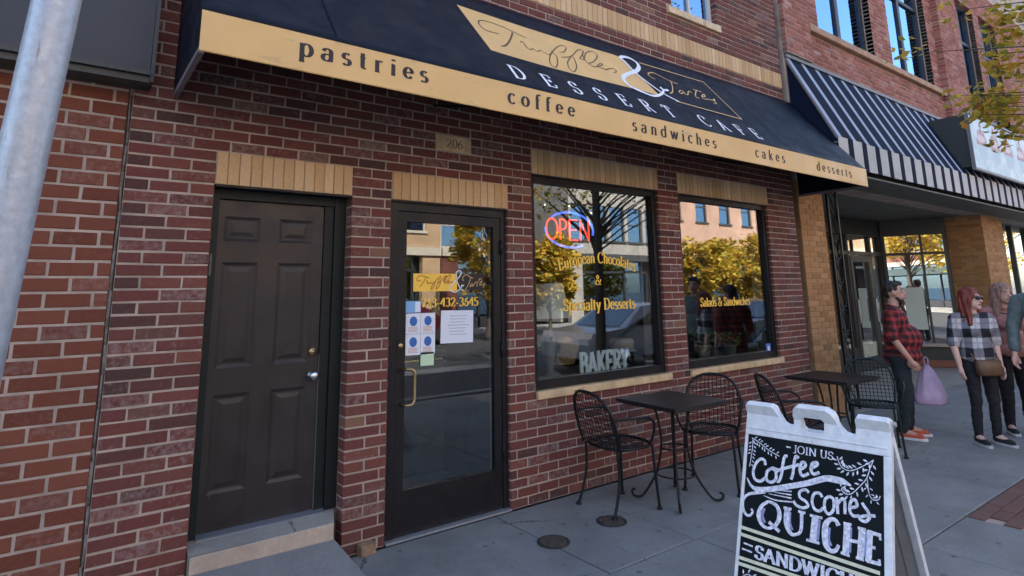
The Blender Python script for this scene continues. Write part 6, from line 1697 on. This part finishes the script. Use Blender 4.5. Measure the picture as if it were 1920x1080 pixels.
TANW = mat("tan_render", (0.50, 0.33, 0.19), 0.9, var=0.15, vscale=.8); DBR = mat("far_dark_brick", (0.16, 0.055, 0.04), 0.9, var=0.3, vscale=2)
PKW = mat("far_pink_brick", (0.48, 0.30, 0.22), 0.9, var=0.2, vscale=1.2); GRW = mat("far_grey_stone", (0.34, 0.31, 0.28), 0.9, var=0.2, vscale=1)
CRM = mat("cream_trim", (0.55, 0.48, 0.38), 0.8); DKT = mat("dark_trim", (0.05, 0.05, 0.05), 0.6)
facade("shop_building", "tan rendered building across the road with tall dark windows", -6, 13.2, 11, TANW, 2, 7, CRM, shop=False)
facade("shop_building", "dark red brick building across the road with narrow pale windows", 13.25, 18.0, 6.9, DBR, 1, 4, CRM, zw=3.75, shop=False)
facade("shop_building", "grey stone building across the road between the gap and the pink building", 21.2, 28.7, 11.0, GRW, 2, 5, DKT, shop=False)
facade("shop_building", "long pink brick building across the road behind the golden trees", 29.0, 58.0, 13.5, PKW, 2, 11, DKT, shop=False, zw=6.0)
facade("shop_building", "pale building at the far end of the road on the other side", 58.5, 90.0, 9.5, TANW, 1, 9, CRM)
facade("shop_building", "brown brick building across the road opposite the steel pole", -40.0, -6.2, 9.5, DBR, 1, 10, CRM)

def car(label, loc, rz, paint, group="cars parked along the kerb"):
    root = thing("parked_car", label, "car", loc, rz, group)
    prof = [(-2.2, .35), (-2.25, .65), (-2.15, .88), (-1.25, .95), (-.55, 1.38), (.25, 1.45), (1.15, 1.40), (1.85, .98), (2.2, .92), (2.25, .6), (2.2, .35)]
    m = MB(); n = len(prof)
    secs = [(-.86, .97, 0.0), (-.80, 1.0, 0.0), (.80, 1.0, 0.0), (.86, .97, 0.0)]
    for (yy, s, o_) in secs:
        for (px_, pz) in prof:
            k = 1.0 if pz < 1.0 else 0.80
            m.v.append((px_ * s, yy * k, pz))
    for j in range(3):
        for i in range(n):
            i2 = (i + 1) % n
            m.f.append((j * n + i, j * n + i2, (j + 1) * n + i2, (j + 1) * n + i))
    m.f.append(tuple(range(n))); m.f.append(tuple(3 * n + i for i in reversed(range(n))))
    b = m.build("body", paint, root)
    gl = glass_mat("car_glass", tint=(.15, .17, .18), gain=2.2, base=.1)
    m = MB()
    for s in (-1, 1):
        m.poly([(-1.1, s * .795, .99), (-.5, s * .712, 1.33), (.2, s * .70, 1.39), (.2, s * .80, .99)]); m.poly([(.28, s * .80, .99), (.28, s * .70, 1.39), (1.05, s * .705, 1.34), (1.65, s * .79, 1.02)])
    m.poly([(-1.24, -.66, .975), (-1.24, .66, .975), (-.58, .60, 1.375), (-.58, -.60, 1.375)]); m.poly([(1.80, -.66, 1.03), (1.80, .66, 1.03), (1.18, .60, 1.40), (1.18, -.60, 1.40)])
    m.build("window_glass", gl, root, fix=False)
    for (wx, wy) in ((-1.35, -.80), (-1.35, .80), (1.4, -.80), (1.4, .80)):
        w = MB(); w.lathe([(.20, -.10), (.30, -.10), (.33, -.06), (.33, .06), (.30, .10), (.20, .10)], 20, (wx, wy, .33), 'y'); wo = w.build("wheel", mat("tyre_rubber", (.02, .02, .02), .8), root, True)
        r_ = MB(); r_.lathe([(.19, -.104), (.19, .104), (.02, .108)], 14, (wx, wy, .33), 'y'); r_.build("rim", STEEL, wo, True)
    for s in (-1, 1):
        MB().box(-2.27, -2.17, s * .62 - .16, s * .62 + .16, .64, .76).build("headlight", mat("lamp_glass", (.6, .6, .6), .1), root)
        MB().box(2.17, 2.27, s * .66 - .14, s * .66 + .14, .68, .82).build("tail_light", mat("red_lamp", (.4, .02, .02), .2), root)
def paint(name, c): return mat(name, c, 0.2, 0.3)
car("silver car parked at the kerb, seen only in the shop window reflections", (10.5, -6.0, -.15), 0, paint("silver_paint", (.45, .47, .5)))
car("dark blue car parked at the kerb behind the silver one", (16.2, -6.0, -.15), 0.02, paint("blue_paint", (.03, .05, .12)))
car("dark red car parked across the road before the tan building", (9.0, -15.6, -.15), math.pi, paint("red_paint", (.10, .012, .015)))
car("grey car parked across the road near the golden trees", (28.0, -15.6, -.15), math.pi, paint("grey_paint", (.2, .21, .22)))

# ------------------------------------------------------------------ hidden back sides so that no sky leaks in from behind
